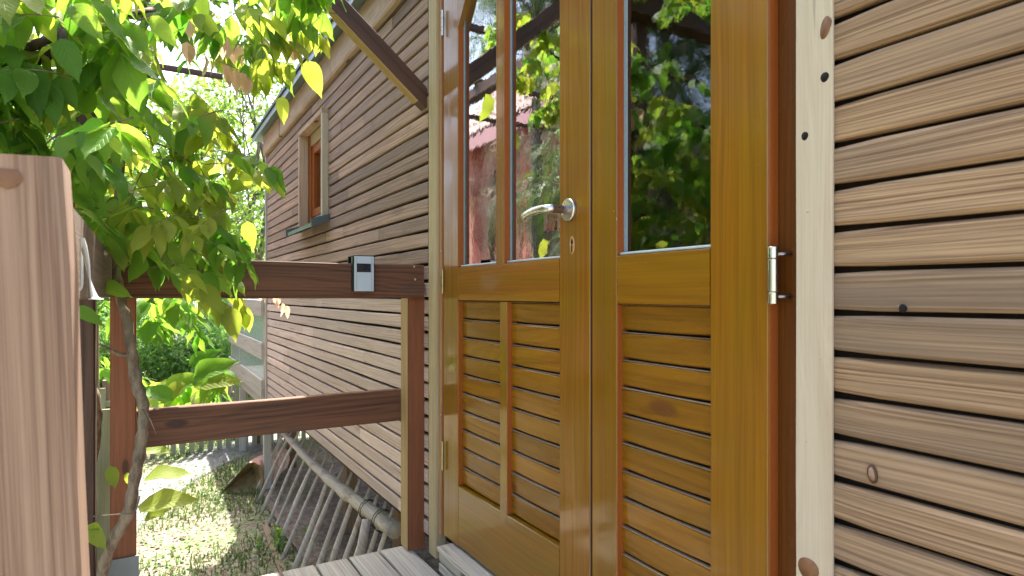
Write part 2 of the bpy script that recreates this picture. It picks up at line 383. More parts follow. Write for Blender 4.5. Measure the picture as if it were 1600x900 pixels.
def m_netglass():
    t = NT('rain streaked plastic sheet'); tc = t.n('TexCoord').outputs['Object']
    n1 = t.noise(t.mapv(tc, (30, 30, 7)), 1, 5, .7)
    c = t.mix(t.ramp(n1, .35, .65), (.16, .25, .27), (.42, .52, .50))
    p = t.n('BsdfPrincipled'); t.l(c, p.inputs['Base Color']); p.inputs['Roughness'].default_value = .3
    tr = t.n('BsdfTransparent'); mx = t.n('MixShader'); mx.inputs[0].default_value = .75
    t.l(tr.outputs[0], mx.inputs[1]); t.l(p.outputs[0], mx.inputs[2]); return t.out(mx.outputs[0])
M['sheet_net'] = m_netglass()

def m_leaf(name, c0, c1, tr0, tr1, trw=.5, rough=.42, veins=True, spec=.35):
    t = NT(name)
    oi = t.n('ObjectInfo').outputs['Random']; ge = t.n('NewGeometry').outputs['Random Per Island']
    r = t.math('FRACT', t.math('ADD', t.math('MULTIPLY', oi, 5.37), t.math('MULTIPLY', ge, 3.19)))
    r2 = t.math('FRACT', t.math('MULTIPLY', r, 7.7))
    c = t.mix(r, c0, c1); ct = t.mix(r2, tr0, tr1)
    bump = None
    if veins:
        uv = t.n('UVMap'); sp = t.n('SeparateXYZ'); t.l(uv.outputs[0], sp.inputs[0])
        u, vv = sp.outputs[0], sp.outputs[1]
        av = t.math('ABSOLUTE', vv)
        ve = t.math('PINGPONG', t.math('SUBTRACT', t.math('MULTIPLY', u, 8.0), t.math('MULTIPLY', av, 3.0)), .5)
        vein = t.math('MAXIMUM', t.ramp(ve, .10, .0), t.ramp(av, .05, .015))
        c = t.mix(t.math('MULTIPLY', vein, .35), c, tuple(min(1, x * 2.0 + .03) for x in c1))
        ct = t.mix(t.math('MULTIPLY', vein, .45), ct, tuple(x * .55 for x in tr0))
        bump = t.math('ADD', t.math('MULTIPLY', vein, -1.0), t.math('MULTIPLY', ve, .8))
    p = t.n('BsdfPrincipled'); t.l(c, p.inputs['Base Color']); p.inputs['Roughness'].default_value = rough; p.inputs['Specular IOR Level'].default_value = spec
    tl = t.n('BsdfTranslucent'); t.l(ct, tl.inputs['Color'])
    if bump is not None:
        b = t.n('Bump'); b.inputs['Strength'].default_value = .5; b.inputs['Distance'].default_value = .0025
        t.l(bump, b.inputs['Height']); t.l(b.outputs[0], p.inputs['Normal'])
    mx = t.n('MixShader'); mx.inputs[0].default_value = trw; t.l(p.outputs[0], mx.inputs[1]); t.l(tl.outputs[0], mx.inputs[2])
    return t.out(mx.outputs[0])
M['leaf'] = m_leaf('wisteria leaf', (.045, .13, .015), (.13, .25, .03), (.14, .40, .03), (.46, .68, .07), .55)
M['leaf_young'] = m_leaf('coppery young leaf', (.60, .42, .27), (.70, .44, .33), (.95, .74, .42), (.95, .62, .46), .6)
M['leaf_yel'] = m_leaf('yellowish leaf', (.15, .23, .025), (.24, .28, .05), (.42, .58, .05), (.58, .62, .08), .55)
M['tree_leaf'] = m_leaf('tree leaves', (.055, .13, .02), (.13, .22, .04), (.20, .40, .04), (.36, .50, .08), .45, .5, False)
M['bush_leaf'] = m_leaf('bush leaves', (.06, .17, .04), (.14, .27, .07), (.18, .42, .08), (.34, .52, .12), .4, .4, False)
M['dark_leaf'] = m_leaf('dark evergreen leaves', (.03, .07, .015), (.06, .12, .02), (.08, .2, .02), (.16, .3, .03), .35, .4, False)
M['grass'] = m_leaf('grass blades', (.07, .12, .03), (.15, .17, .08), (.14, .24, .05), (.24, .27, .1), .35, .6, False)
M['litter'] = m_leaf('dry leaf litter', (.32, .26, .18), (.17, .12, .08), (.3, .25, .15), (.3, .22, .12), .2, .7, False)
M['bloom'] = m_leaf('pale bush blossom', (.60, .66, .45), (.72, .72, .60), (.6, .66, .4), (.7, .7, .5), .35, .6, False)

def m_ground():
    t = NT('garden ground'); tc = t.n('TexCoord').outputs['Object']
    n1 = t.noise(tc, 1.4, 5, .6); n2 = t.noise(tc, 26, 5, .65); n3 = t.noise(tc, 110, 3, .6)
    c = t.mix(t.ramp(n2, .35, .65), (.29, .25, .18), (.14, .11, .08))
    c = t.mix(t.ramp(n3, .5, .75), c, (.38, .35, .28))
    g = t.mix(n3, (.14, .19, .06), (.27, .32, .13))
    c = t.mix(t.ramp(n1, .45, .68), c, g)
    return t.out(t.principled(c, .95, n2, .8, .03))
M['ground'] = m_ground()
def m_path():
    t = NT('grey path'); tc = t.n('TexCoord').outputs['Object']
    n2 = t.noise(tc, 18, 5, .6); n3 = t.noise(tc, 120, 3, .6)
    c = t.mix(n2, (.12, .12, .125), (.18, .175, .18)); c = t.mix(t.ramp(n3, .5, .8), c, (.12, .11, .1))
    return t.out(t.principled(c, .9, n2, .5, .01))
M['path'] = m_path()
def m_soil():
    t = NT('dark soil'); tc = t.n('TexCoord').outputs['Object']
    n2 = t.noise(tc, 20, 6, .7); n3 = t.noise(tc, 90, 3, .6)
    c = t.mix(t.ramp(n2, .35, .65), (.10, .07, .05), (.24, .18, .14)); c = t.mix(t.ramp(n3, .6, .75), c, (.45, .40, .33))
    return t.out(t.principled(c, .95, n2, 1, .03))
M['soil'] = m_soil()

# ------------------------------------------------------------------ setting: ground
def gz(x, y):
    h = .03 * noise.noise(Vector((x * .9, y * .9, 0))) + .012 * noise.noise(Vector((x * 4, y * 4, 3)))
    if x < -9: h -= min(.5, (-9 - x) * .05)
    return h
gxs = [-400, -120, -40, -24, -18, -15] + [-13 + .22 * i for i in range(70)] + [4, 8, 20, 60, 400]
gys = [-400, -100, -30, -15, -9] + [-6 + .25 * i for i in range(60)] + [12, 20, 40, 120, 400]
gv = [(x, y, gz(x, y) if abs(x) < 39 and abs(y) < 29 else -.5) for x in gxs for y in gys]; ny = len(gys)
gf = [(i*ny+j, (i+1)*ny+j, (i+1)*ny+j+1, i*ny+j+1) for i in range(len(gxs)-1) for j in range(ny-1)]
geo_obj('ground', None, gv, gf, M['ground'], True, (0, 0, 0), kind='structure')
# path: a grey strip that comes from under the deck side and bends away to the left
pl = [(-3.0, -1.75), (-4.0, -1.6), (-5.0, -1.35), (-6.0, -1.1), (-6.8, -.75), (-7.6, -.1), (-8.6, .9), (-10, 2.4)]
pl = smooth_path([(a, b, 0) for a, b in pl], 6)
pv, pf = [], []
for i, p in enumerate(pl):
    t_ = (pl[min(i+1, len(pl)-1)] - pl[max(i-1, 0)]).normalized(); n_ = Vector((-t_.y, t_.x, 0))
    for k in range(5):
        w = (k - 2) / 2 * (.30 + .03 * noise.noise(p * 3)); q = p + n_ * w
        pv.append((q.x, q.y, gz(q.x, q.y) + .018 - .012 * abs(k - 2) / 2))
    if i: pf += [((i-1)*5+k, (i-1)*5+k+1, i*5+k+1, i*5+k) for k in range(4)]
geo_obj('path', None, pv, pf, M['path'], True, (0, 0, 0), kind='structure')
# dark soil bed under the cabin
sv2 = []; sf = []
for i in range(25):
    for j in range(13):
        x = -6.4 + i * .2; y = -.05 + j * .2 + .04 * noise.noise(Vector((x * 2, j, 0)))
        sv2.append((x, y, gz(x, y) + .03 + .03 * noise.noise(Vector((x * 5, y * 5, 1)))))
        if i and j: sf.append(((i-1)*13+j-1, i*13+j-1, i*13+j, (i-1)*13+j))
geo_obj('soil_bed', None, sv2, sf, M['soil'], True, (0, 0, 0), kind='structure')

# ------------------------------------------------------------------ the cabin
cabin = root('wooden_cabin', (-2.2, 0, .8), 'raised wooden cabin clad in weathered horizontal boards with a varnished double door', 'cabin')
CZ = CAM.z
DECK = CZ - .968
trR1x = X(1300, -.004); XL, XR = X(668), X(1300)              # siding ends left / right of the door
XF = X(417)                           # far corner
WB, WT = CZ - .945, CZ + 1.36         # siding bottom / top
# siding: right of the door
p_ = .0647; z0 = CZ + .0377
for i in range(-15, 20):
    a = z0 + i * p_ + .0036 + U(-.001, .001); b = z0 + (i + 1) * p_ - .0036 + U(-.001, .001)
    th = U(-.0015, .0015)
    bx('siding_plank', cabin, (trR1x - .02, 0 + th, a), (.62, .022 + th, b), 'x', M['side_r'], .0058, 14, .0024)
# siding: left of the door; rows butted out of shorter lengths
pl_ = .0643; z1 = CZ + .1795
zi = [i for i in range(-18, 19) if z1 + i * pl_ > WB - .03 and z1 + (i + 1) * pl_ < WT + .03]
wx0, wx1 = X(474), X(511)             # window casing extents
wz0, wz1 = CZ + .455, CZ + 1.06
for i in zi:
    a = max(z1 + i * pl_ + .0050 + U(-.001, .001), WB); b = z1 + (i + 1) * pl_ - .0050 + U(-.001, .001)
    if b - a < .02: continue
    cuts = [XF, XL]
    for _ in range(random.choice((1, 1, 2))): cuts.append(U(XF + .4, XL - .3))
    if b > wz0 and a < wz1: cuts = [c for c in cuts if not (wx0 < c < wx1)] + [wx0, wx1]
    cuts.sort()
    for c0, c1 in zip(cuts, cuts[1:]):
        if b > wz0 + .01 and a < wz1 - .01 and abs(c0 - wx0) < 1e-6: continue
        th = U(-.001, .0015)
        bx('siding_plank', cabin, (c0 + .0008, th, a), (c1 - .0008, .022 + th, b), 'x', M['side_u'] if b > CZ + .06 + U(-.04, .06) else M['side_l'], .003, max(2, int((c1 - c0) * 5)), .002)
# underlay, other walls, floor, ceiling and roof
um = MB()
um.box((XF + .01, .03, WB), (wx0, .05, WT)); um.box((wx1, .03, WB), (XL, .05, WT)); um.box((wx0, .03, WB), (wx1, .05, wz0)); um.box((wx0, .03, wz1), (wx1, .05, WT))
um.box((X(1246), .03, WB), (.6, .05, WT)); um.box((X(1250), .0045, WB), (X(1250) + .02, .029, WT)); um.box((XL, .03, CZ + 1.22), (XR, .05, WT))
um.build('wall_underlay', cabin, M['back'])
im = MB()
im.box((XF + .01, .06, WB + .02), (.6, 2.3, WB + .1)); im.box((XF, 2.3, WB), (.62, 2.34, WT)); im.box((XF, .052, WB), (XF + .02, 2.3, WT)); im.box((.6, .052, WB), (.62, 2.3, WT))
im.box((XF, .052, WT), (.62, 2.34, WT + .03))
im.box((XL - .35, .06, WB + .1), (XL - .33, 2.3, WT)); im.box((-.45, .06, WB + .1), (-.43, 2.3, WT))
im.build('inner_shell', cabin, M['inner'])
# end wall boards (far gable, seen from a step aside)
for i in zi:
    a = max(z1 + i * pl_ + .004, WB); b = z1 + (i + 1) * pl_ - .004
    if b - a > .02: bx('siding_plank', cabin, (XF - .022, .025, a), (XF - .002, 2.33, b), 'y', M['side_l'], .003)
bx('corner_board', cabin, (XF - .03, -.012, WB - .02), (XF + .012, .024, WT), 'z', M['grey_wood'])
# fascia with a wandering lower edge
fp = 26; fv, ff = [], []
fx0, fx1 = X(411, -.03), .7
for i in range(fp * 2 + 1):
    x = fx0 + (fx1 - fx0) * i / (fp * 2)
    lo = CZ + 1.215 + .014 * noise.noise(Vector((x * 2.6, 3, 1))) + .007 * noise.noise(Vector((x * 11, 5, 1)))
    for (y, z) in ((-.03, lo + .012), (-.024, lo), (-.004, lo), (-.004, CZ + 1.372), (-.03, CZ + 1.372)): fv.append((x, y, z))
    if i: ff += [((i-1)*5+k, i*5+k, i*5+(k+1)%5, (i-1)*5+(k+1)%5) for k in range(5)]
ff += [(0, 1, 2, 3, 4), tuple(fp*2*5 + k for k in (4, 3, 2, 1, 0))]
geo_obj('fascia_board', cabin, fv, ff, M['fascia'], False, ((fx0+fx1)/2, 0, CZ + 1.3))
rx0 = -6.02
rm = MB(); rm.box((rx0, -.085, CZ + 1.38), (.8, 2.5, CZ + 1.40)); rm.box((rx0, -.088, CZ + 1.36), (.8, -.082, CZ + 1.42))
roof = rm.build('roof_sheet', cabin, M['sheet'])
bx('roof_lip', cabin, (rx0 - .004, -.100, CZ + 1.405), (.8, -.089, CZ + 1.432), 'x', M['sheet_dark'])
rv, rf = [], []                       # low curved roof over the whole cabin
for i in range(13):
    a = i / 12; y = -.08 + 2.56 * a; z = CZ + 1.41 + .42 * sin(pi * a)
    rv += [(rx0, y, z), (.8, y, z), (rx0, y, z - .015), (.8, y, z - .015)]
    if i: b_ = (i-1)*4; rf += [(b_, b_+1, b_+5, b_+4), (b_+2, b_+6, b_+7, b_+3), (b_, b_+4, b_+6, b_+2), (b_+1, b_+3, b_+7, b_+5)]
geo_obj('roof', cabin, rv, rf, M['sheet'], False)
# supports under the cabin
bx('support_post', cabin, (-3.42, .30, -.02), (-3.30, .36, WB), 'z', M['brown_wood'])
bx('support_post', cabin, (-5.5, 1.2, -.02), (-5.35, 1.35, WB), 'z', M['brown_wood'])
bx('support_post', cabin, (-4.6, .34, -.02), (-4.5, .42, WB), 'z', M['brown_wood'])
bx('support_post', cabin, (-1.2, 1.2, -.02), (-1.05, 1.35, WB), 'z', M['brown_wood'])
bx('floor_beam', cabin, (XF + .05, .45, WB - .12), (.55, .55, WB), 'x', M['brown_wood'])
bx('floor_beam', cabin, (XF + .05, 2.1, WB - .12), (.55, 2.22, WB), 'x', M['brown_wood'])

# ---- cabin window
win = part_empty('window', ((wx0 + wx1) / 2, 0, wz0), cabin)
cw = .035
bx('casing', win, (wx0 - cw*.4, -.032, wz0), (wx0 + cw*.6, .03, wz1), 'z', M['fascia'])
bx('casing', win, (wx1 - cw*.6, -.032, wz0), (wx1 + cw*.4, .03, wz1), 'z', M['trim'])
bx('casing', win, (wx0 - cw*.4, -.034, wz1), (wx1 + cw*.4, .03, wz1 + .03), 'x', M['fascia'])
bx('frame', win, (wx0 + cw*.6, .03, wz0), (wx0 + cw*.6 + .06, .09, wz1), 'z', M['reveal'])
bx('frame', win, (wx1 - cw*.6 - .06, .03, wz0), (wx1 - cw*.6, .09, wz1), 'z', M['reveal'])
bx('frame', win, (wx0 + cw*.6 + .06, .03, wz1 - .075), (wx1 - cw*.6 - .06, .09, wz1), 'x', M['trim_l'])
bx('frame', win, (wx0 + cw*.6 + .06, .03, wz0), (wx1 - cw*.6 - .06, .09, wz0 + .05), 'x', M['slate_sill'])
sx0, sx1 = wx0 + cw*.6 + .065, wx1 - cw*.6 - .065
sz0, sz1 = wz0 + .058, wz1 - .083
bx('sash', win, (sx0, .038, sz0), (sx0 + .05, .085, sz1), 'z', M['reveal'])
bx('sash', win, (sx1 - .05, .038, sz0), (sx1, .085, sz1), 'z', M['reveal'])
bx('sash', win, (sx0 + .05, .038, sz1 - .05), (sx1 - .05, .085, sz1), 'x', M['reveal'])
bx('sash', win, (sx0 + .05, .038, sz0), (sx1 - .05, .085, sz0 + .05), 'x', M['reveal'])
bx('pane', win, (sx0 + .05, .060, sz0 + .05), (sx1 - .05, .063, sz1 - .05), 'x', M['glass'], 0.0002)
cv, cf = [], []
for i in range(41):
    x = sx0 + (sx1 - sx0) * i / 40; y = .13 + .012 * sin(i * .95)
    cv += [(x, y, sz0), (x, y, sz1), (x, y + .001, sz0), (x, y + .001, sz1)]
    if i: b_ = (i-1)*4; cf += [(b_, b_+4, b_+5, b_+1), (b_+2, b_+3, b_+7, b_+6)]
geo_obj('curtain', win, cv, cf, M['curtain'], True)
wm = MB(); a0 = wx0 - .05; a1 = wx1 + .055
wm.add([(a0, .0, wz0 - .006), (a1, .0, wz0 - .006), (a1, -.095, wz0 - .04), (a0, -.095, wz0 - .04), (a0, .0, wz0 - .012), (a1, .0, wz0 - .012), (a1, -.092, wz0 - .062), (a0, -.092, wz0 - .062)],
       [(0, 3, 2, 1), (4, 5, 6, 7), (0, 1, 5, 4), (1, 2, 6, 5), (2, 3, 7, 6), (3, 0, 4, 7)])
wm.build('sill', win, M['slate_sill'])
for xx in (a0, a1):
    cm = MB(); cm.add([(xx-.008, 0, wz0+.012), (xx+.008, 0, wz0+.012), (xx+.008, -.105, wz0-.02), (xx-.008, -.105, wz0-.02), (xx-.008, 0, wz0-.03), (xx+.008, 0, wz0-.03), (xx+.008, -.102, wz0-.07), (xx-.008, -.102, wz0-.07)],
       [(0, 3, 2, 1), (4, 5, 6, 7), (0, 1, 5, 4), (1, 2, 6, 5), (2, 3, 7, 6), (3, 0, 4, 7)]); cm.build('sill_cap', win, M['slate_cap'])

# ---- door surround
TOPZ = CZ + 1.22
ty = -.012
trR0, trR1 = X(1243, -.004), X(1300, -.004)
bx('door_trim', cabin, (trR0, -.0045, DECK + .01), (trR1, .0035, TOPZ + .06), 'z', M['trim'], .002, 24, .0012, label='pale raw pine trim board right of the door')
bx('door_trim', cabin, (X(669.5, ty), ty, DECK + .012), (X(681, ty), .028, TOPZ + .06), 'z', M['trim_l'], .002, 24, .001)
bx('door_trim', cabin, (X(681, ty), ty, TOPZ), (trR0, .028, TOPZ + .07), 'x', M['trim_l'])
fy = .0205
bx('door_frame', cabin, (X(1180, 0), fy, CZ - .86), (X(1243, ty) - .0, .10, TOPZ), 'z', M['frame'], .001)
bx('door_frame', cabin, (X(681.3, ty) + .001, -.002, CZ - .862), (X(687, 0), .10, TOPZ), 'z', M['frame_l'], .002)
bx('door_frame', cabin, (X(687, 0) + .002, -.006, CZ - .862), (X(691.5, 0), .10, TOPZ), 'z', M['frame_l'], .002)
bx('door_frame', cabin, (X(691.5), fy, TOPZ - .03), (X(1180), .10, TOPZ), 'x', M['frame'])
bx('threshold', cabin, (X(685, -.05), -.055, CZ - .882), (X(1243), .10, CZ - .862), 'x', M['sill'], .003, 10, .002)
bx('threshold_board', cabin, (X(686, -.035), -.035, CZ - .930), (X(1243), .02, CZ - .8845), 'x', M['sill'], .003, 10, .002)
bx('threshold_board', cabin, (X(686, -.035), -.037, DECK + .001), (X(1243), .02, CZ - .933), 'x', M['sill'], .003, 10, .002)
# knots, holes and cracks in the pale trim
def disc(name, parent, px, py, y, rx, rz, mat, n=18, dome=.0006, rotz=0.0, **kw):
    c = on_y(px, py, y); vs = [(c.x, c.y - dome, c.z)]; 
    for k in range(n):
        a = 2 * pi * k / n; w = 1 + .03 * sin(3 * a + px)
        u, v = rx * w * cos(a), rz * w * sin(a)
        vs.append((c.x + u * cos(rotz) - v * sin(rotz), c.y, c.z + u * sin(rotz) + v * cos(rotz)))
    for k in range(n): vs.append((vs[1+k][0], c.y + .004, vs[1+k][2]))
    fs = [(0, 1 + k, 1 + (k + 1) % n) for k in range(n)] + [(1 + k, 1 + n + k, 1 + n + (k + 1) % n, 1 + (k + 1) % n) for k in range(n)]
    return geo_obj(name, parent, vs, fs, mat, True, c, **kw)
disc('knot_rim', cabin, 1289, 43, -.0044, .0098, .0205, M['knot_dk'], dome=.0003, rotz=-.2)
disc('knot', cabin, 1289.5, 43, -.0048, .0084, .0175, M['knot'], rotz=-.2)
disc('knot_rim', cabin, 1263, 887, -.0044, .0235, .0225, M['knot_dk'], dome=.0003)
disc('knot', cabin, 1263, 889, -.0048, .0185, .018, M['knot'])
disc('bore_hole', cabin, 1288.5, 120.5, -.0044, .0072, .0078, M['hole'], dome=.0001)
disc('bore_hole', cabin, 1257.5, 212.5, -.0044, .0062, .0070, M['hole'], dome=.0001)
disc('crack', cabin, 1268, 766, -.0043, .0013, .0075, M['knot_dk'], dome=.0001)
disc('crack', cabin, 1269, 769, -.0045, .0032, .0022, M['knot_dk'], dome=.0001)
disc('knot_rim', cabin, 1362, 741, -.0036, .0068, .0135, M['knot_dk'], dome=.0003, rotz=.15)
disc('knot', cabin, 1361.5, 741, -.0040, .0045, .0100, M['newel'], rotz=.15)
disc('notch', cabin, 1409.5, 482, -.0030, .0048, .0060, M['hole'], dome=.0001)
disc('notch_rim', cabin, 1404, 480, -.0027, .0030, .0035, M['newel'], dome=.0001)

# ---- the double door
DY = -.005                             # face of the stiles
def DX(px): return X(px, DY)
DB, DT = CZ - .852, TOPZ - .032
GZ = CZ + .094; LZ = CZ - .020; BZ = CZ - .647; UT = DT - .12
RC = .0225                             # how far glass and slats sit back
def stile(door, a, b, mat='door', z0=None, z1=None):
    bx('stile', door, (DX(a), DY, z0 or DB), (DX(b), .040, z1 or DT), 'z', M[mat], .0022)
def rail(door, a, b, z0, z1):
    bx('rail', door, (DX(a) + .0006, DY + .0008, z0), (DX(b) - .0006, .040, z1), 'x', M['door'], .0022)
def px_reveal(a): return a in (715.5, 787, 963)
def pane_set(door, a, b, z0, z1, gm='glass'):
    x0, x1 = DX(a), DX(b)
    bx('pane', door, (x0, DY + RC, z0), (x1, DY + RC + .004, z1), 'x', M[gm], .0003)
    y0, y1 = DY + RC + .0048, DY + RC + .017
    bx('spacer', door, (x0 + .001, y0, z0), (x0 + .011, y1, z1), 'z', M['spacer'], .0006)
    bx('spacer', door, (x1 - .011, y0, z0), (x1 - .001, y1, z1), 'z', M['spacer'], .0006)
    bx('spacer', door, (x0 + .011, y0, z0 + .001), (x1 - .011, y1, z0 + .011), 'x', M['spacer'], .0006)
    bx('spacer_image', door, (x0 + (.0013 if px_reveal(a) else .0003), DY + RC - .0032, z0 + .008), (x0 + .0150, DY + RC - .0004, z1), 'z', M['spacer_image'], .0012)  # strip added before the pane for the spacer and its reflection
    bx('glazing_bead', door, (x0 + .0160, y0 + .001, z0 + .0115), (x0 + .027, y1 + .004, z1), 'z', M['seal'], .002)
    bx('glazing_bead', door, (x0, DY + RC - .013, z0 - .0005), (x1, DY + RC - .001, z0 + .0075), 'x', M['spacer'], .002)
def slats(door, a, b):
    x0, x1 = DX(a), DX(b); n = 10; p = (LZ - BZ) / n
    for k in range(n):
        z = BZ + k * p
        M_, s = frame_matrix((x0 + .001, .010, z + .0030), (x1 - .001, .026, z + p - .0018), 'x')
        me = box_mesh('slat', s[0], s[1], s[2], M['slat'], .0034, 3, .0008, R() * 90)
        o = bpy.data.objects.new('slat', me)
        link(o, door, M_ @ Matrix.Rotation(radians(U(2.5, 4.5)), 4, 'X') )
        bx('slat_edge', door, (x0 + .0015, .0088, z + p - .0030), (x1 - .0015, .0215, z + p - .0012), 'x', M['pale_edge'], .0006)  # paler, greyer strip along each slat's upper edge
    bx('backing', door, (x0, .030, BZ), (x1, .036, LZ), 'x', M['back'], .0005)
def arch(door, a, b, mat='reveal'):
    """chamfer-like haunch that closes the top corners of a light"""
    x0, x1 = DX(a), DX(b); w = x1 - x0
    for sx, sgn in ((x0, 1), (x1, -1)):
        v = [(sx, DY + .001, UT - .0), (sx + sgn * w * .45, DY + .001, UT), (sx, DY + .001, UT - .16)]
        v += [(p[0], .039, p[2]) for p in v]
        f = [(0, 1, 2), (5, 4, 3), (0, 3, 4, 1), (1, 4, 5, 2), (2, 5, 3, 0)]
        geo_obj('haunch', door, v, f, M['door'], False, (sx, 0, UT))
d1 = part_empty('door_leaf', (DX(693), 0, DB), cabin); d1['label'] = 'wider door leaf carrying the lever handle'
stile(d1, 692.6, 715.5); stile(d1, 873, 921.5)
rail(d1, 715.5, 873, LZ, GZ); rail(d1, 715.5, 873, DB, BZ); rail(d1, 715.5, 873, UT, DT)
bx('mullion', d1, (DX(774), DY + .001, GZ - .006), (DX(787), .034, UT), 'z', M['door'], .0015)
bx('mullion', d1, (DX(780), DY + .001, BZ - .028), (DX(791.5), .034, LZ - .001), 'z', M['door'], .0015)
pane_set(d1, 715.5, 774, GZ, UT); pane_set(d1, 787, 873, GZ, UT)
slats(d1, 715.5, 780); slats(d1, 791.5, 873); arch(d1, 715.5, 774)
# thin strips whose reddish colour stands for recess faces reflecting less green
def reveals(door, px, z0, z1, ye=.0335): bx('reveal_strip', door, (DX(px), DY + .0025, z0), (DX(px) + .0012, ye, z1), 'z', M['reveal'], .0003)
for p in (715.5, 787): reveals(d1, p, GZ + .001, UT - .001, DY + RC - .0006)
for p in (715.5, 791.5): reveals(d1, p, BZ + .001, LZ - .002)
d2 = part_empty('door_leaf', (DX(924), 0, DB), cabin); d2['label'] = 'narrower door leaf on the right with a nickel hinge'
bx('stile', d2, (DX(923.2), DY + .001, DB), (DX(963), .040, DT), 'z', M['door'], .0022)
stile(d2, 1108, 1200)
rail(d2, 963, 1108, LZ - .0015, GZ - .005); rail(d2, 963, 1108, DB, BZ); rail(d2, 963, 1108, UT, DT)
pane_set(d2, 963, 1108, GZ - .005, UT, 'glass_dim'); slats(d2, 963, 1108)
reveals(d2, 963, GZ, UT - .001, DY + RC - .0006); reveals(d2, 963, BZ + .001, LZ - .003)
bx('reveal_strip', d2, (DX(1200) + .0002, DY + .0015, DB), (DX(1200) + .0025, fy - .0005, DT), 'z', M['reveal'], .0006)
bx('rebate_strip', d1, (DX(921.5) + .0002, DY + .002, DB), (DX(923.2) - .0006, .030, DT), 'z', M['back'], .0003)
# small white card with a zigzag print behind the left pane
card = on_y(771.5, 384, DY + RC + .006)
bx('note_card', d1, (card.x - .020, DY + RC + .0050, card.z - .047), (card.x + .012, DY + RC + .0054, card.z + .042), 'z', M['paper'], .0001)
zm = MB()
for k in range(5):
    zc = card.z - .042 + k * .009
    for s_ in (0, 1):
        xa, xb = (card.x - .018, card.x - .003) if not s_ else (card.x - .003, card.x + .010)
        za, zb = (zc, zc + .006) if not s_ else (zc + .006, zc)
        zm.add([(xa, DY + RC + .0045, za), (xb, DY + RC + .0045, zb), (xb, DY + RC + .0045, zb + .0035), (xa, DY + RC + .0045, za + .0035),
                (xa, DY + RC + .0048, za), (xb, DY + RC + .0048, zb), (xb, DY + RC + .0048, zb + .0035), (xa, DY + RC + .0048, za + .0035)],
               [(0, 1, 2, 3), (7, 6, 5, 4), (0, 4, 5, 1), (3, 2, 6, 7)])
zm.build('note_print', d1, M['black'])
# pale blind hanging inside at the far edge of the left light
bx('inner_blind', d1, (DX(735), .055, GZ), (DX(742), .065, CZ + .36), 'z', M['paper'])

# lever handle
def lathe(name, parent, c, axis, prof, mat, n=24, **kw):
    """prof: list of (distance along axis, radius)"""
    ax = Vector(axis).normalized(); u = ax.orthogonal().normalized(); w = ax.cross(u); vs, fs = [], []
    for d, r in prof:
        for k in range(n):
            a = 2 * pi * k / n; vs.append(Vector(c) + ax * d + (u * cos(a) + w * sin(a)) * r)
    for i in range(len(prof) - 1):
        for k in range(n): a = i*n + k; b = i*n + (k+1) % n; fs.append((a, b, b + n, a + n))
    fs.append(tuple(range(n-1, -1, -1))); fs.append(tuple((len(prof)-1)*n + k for k in range(n)))
    return geo_obj(name, parent, vs, fs, mat, True, c, **kw)
hc = on_y(890, 328, DY)
def auto(o, ang=35):
    me = o.data
    bm = bmesh.new(); bm.from_mesh(me)
    for e in bm.edges:
        if len(e.link_faces) == 2 and e.calc_face_angle(0) > radians(ang): e.smooth = False
    bm.to_mesh(me); bm.free(); return o
auto(lathe('rosette', d1, hc, (0, -1, 0), [(0, .0285), (.006, .0285), (.0085, .0265), (.0092, .013)], M['steel']))
auto(lathe('handle_neck', d1, hc + Vector((0, -.009, 0)), (0, -1, 0), [(0, .0125), (.007, .0125), (.008, .0105), (.046, .0105)], M['steel_dark']))
lp = smooth_path([hc + Vector(v) for v in ((0, -.050, 0), (-.004, -.0585, .0), (-.018, -.0645, .0005), (-.05, -.0655, .001), (-.085, -.0635, -.002), (-.112, -.060, -.007), (-.126, -.055, -.0105))], 5)
tube('handle_lever', d1, lp, [.0100] + [.0104] * (len(lp) - 4) + [.0098, .0088, .0062], M['steel'], 16)
lathe('handle_screw', d1, hc + Vector((.008, -.0265, .002)), (1, 0, 0), [(0, .0018), (.0035, .0018)], M['black'], 8)
disc('keyhole_wear', d1, 893.5, 383, DY - .0004, .0098, .0225, M['key_ring'], dome=.0004)
disc('keyhole', d1, 893.5, 378, DY - .0011, .0042, .0075, M['hole'], dome=.0001)
disc('keyhole', d1, 893.2, 388, DY - .0012, .0026, .0105, M['hole'], dome=.0001)
# hinges
hz = on_y(1212.5, 430, DY - .004)
hx = DX(1200) + .0105
for (za, zb, nm) in ((-.0485, -.0285, 'hinge_knuckle'), (-.0275, .0275, 'hinge_barrel'), (.0285, .0485, 'hinge_knuckle')):
    auto(lathe(nm, d2, (hx, -.006, hz.z + za), (0, 0, 1), [(0, .0078), (.001, .0088), (zb - za - .001, .0088), (zb - za, .0078)], M['hinge'], 20))
for dz in (-.036, .036):
    tube('hinge_arm', d2, [(hx, -.005, hz.z + dz), (hx + .014, .012, hz.z + dz), (hx + .015, .022, hz.z + dz)], .0032, M['steel_dark'], 10)
for py, hh in ((440, .085), (712, .10), (36, .09)):
    c = on_y(691.8, py, -.012)
    for (za, zb) in ((-.5, -.18), (-.16, .16), (.18, .5)):
        auto(lathe('small_hinge', d1, (c.x, -.013, c.z + za * hh), (0, 0, 1), [(0, .0045), ((zb - za) * hh, .0045)], M['brass'] if py > 100 else M['hinge'], 12))
for py in (392, 648):
    lathe('screw', cabin, on_y(689, py, -.0065), (0, -1, 0), [(0, .003), (.0008, .0025)], M['screw'], 10)

for px, py in ((1262, 330), (1282, 560), (1260, 690), (675.5, 250), (675.5, 610)):
    lathe('nail', cabin, on_y(px, py, -.0047 if px > 1000 else -.0122), (0, -1, 0), [(0, .0022), (.0006, .0018)], M['screw'], 8)
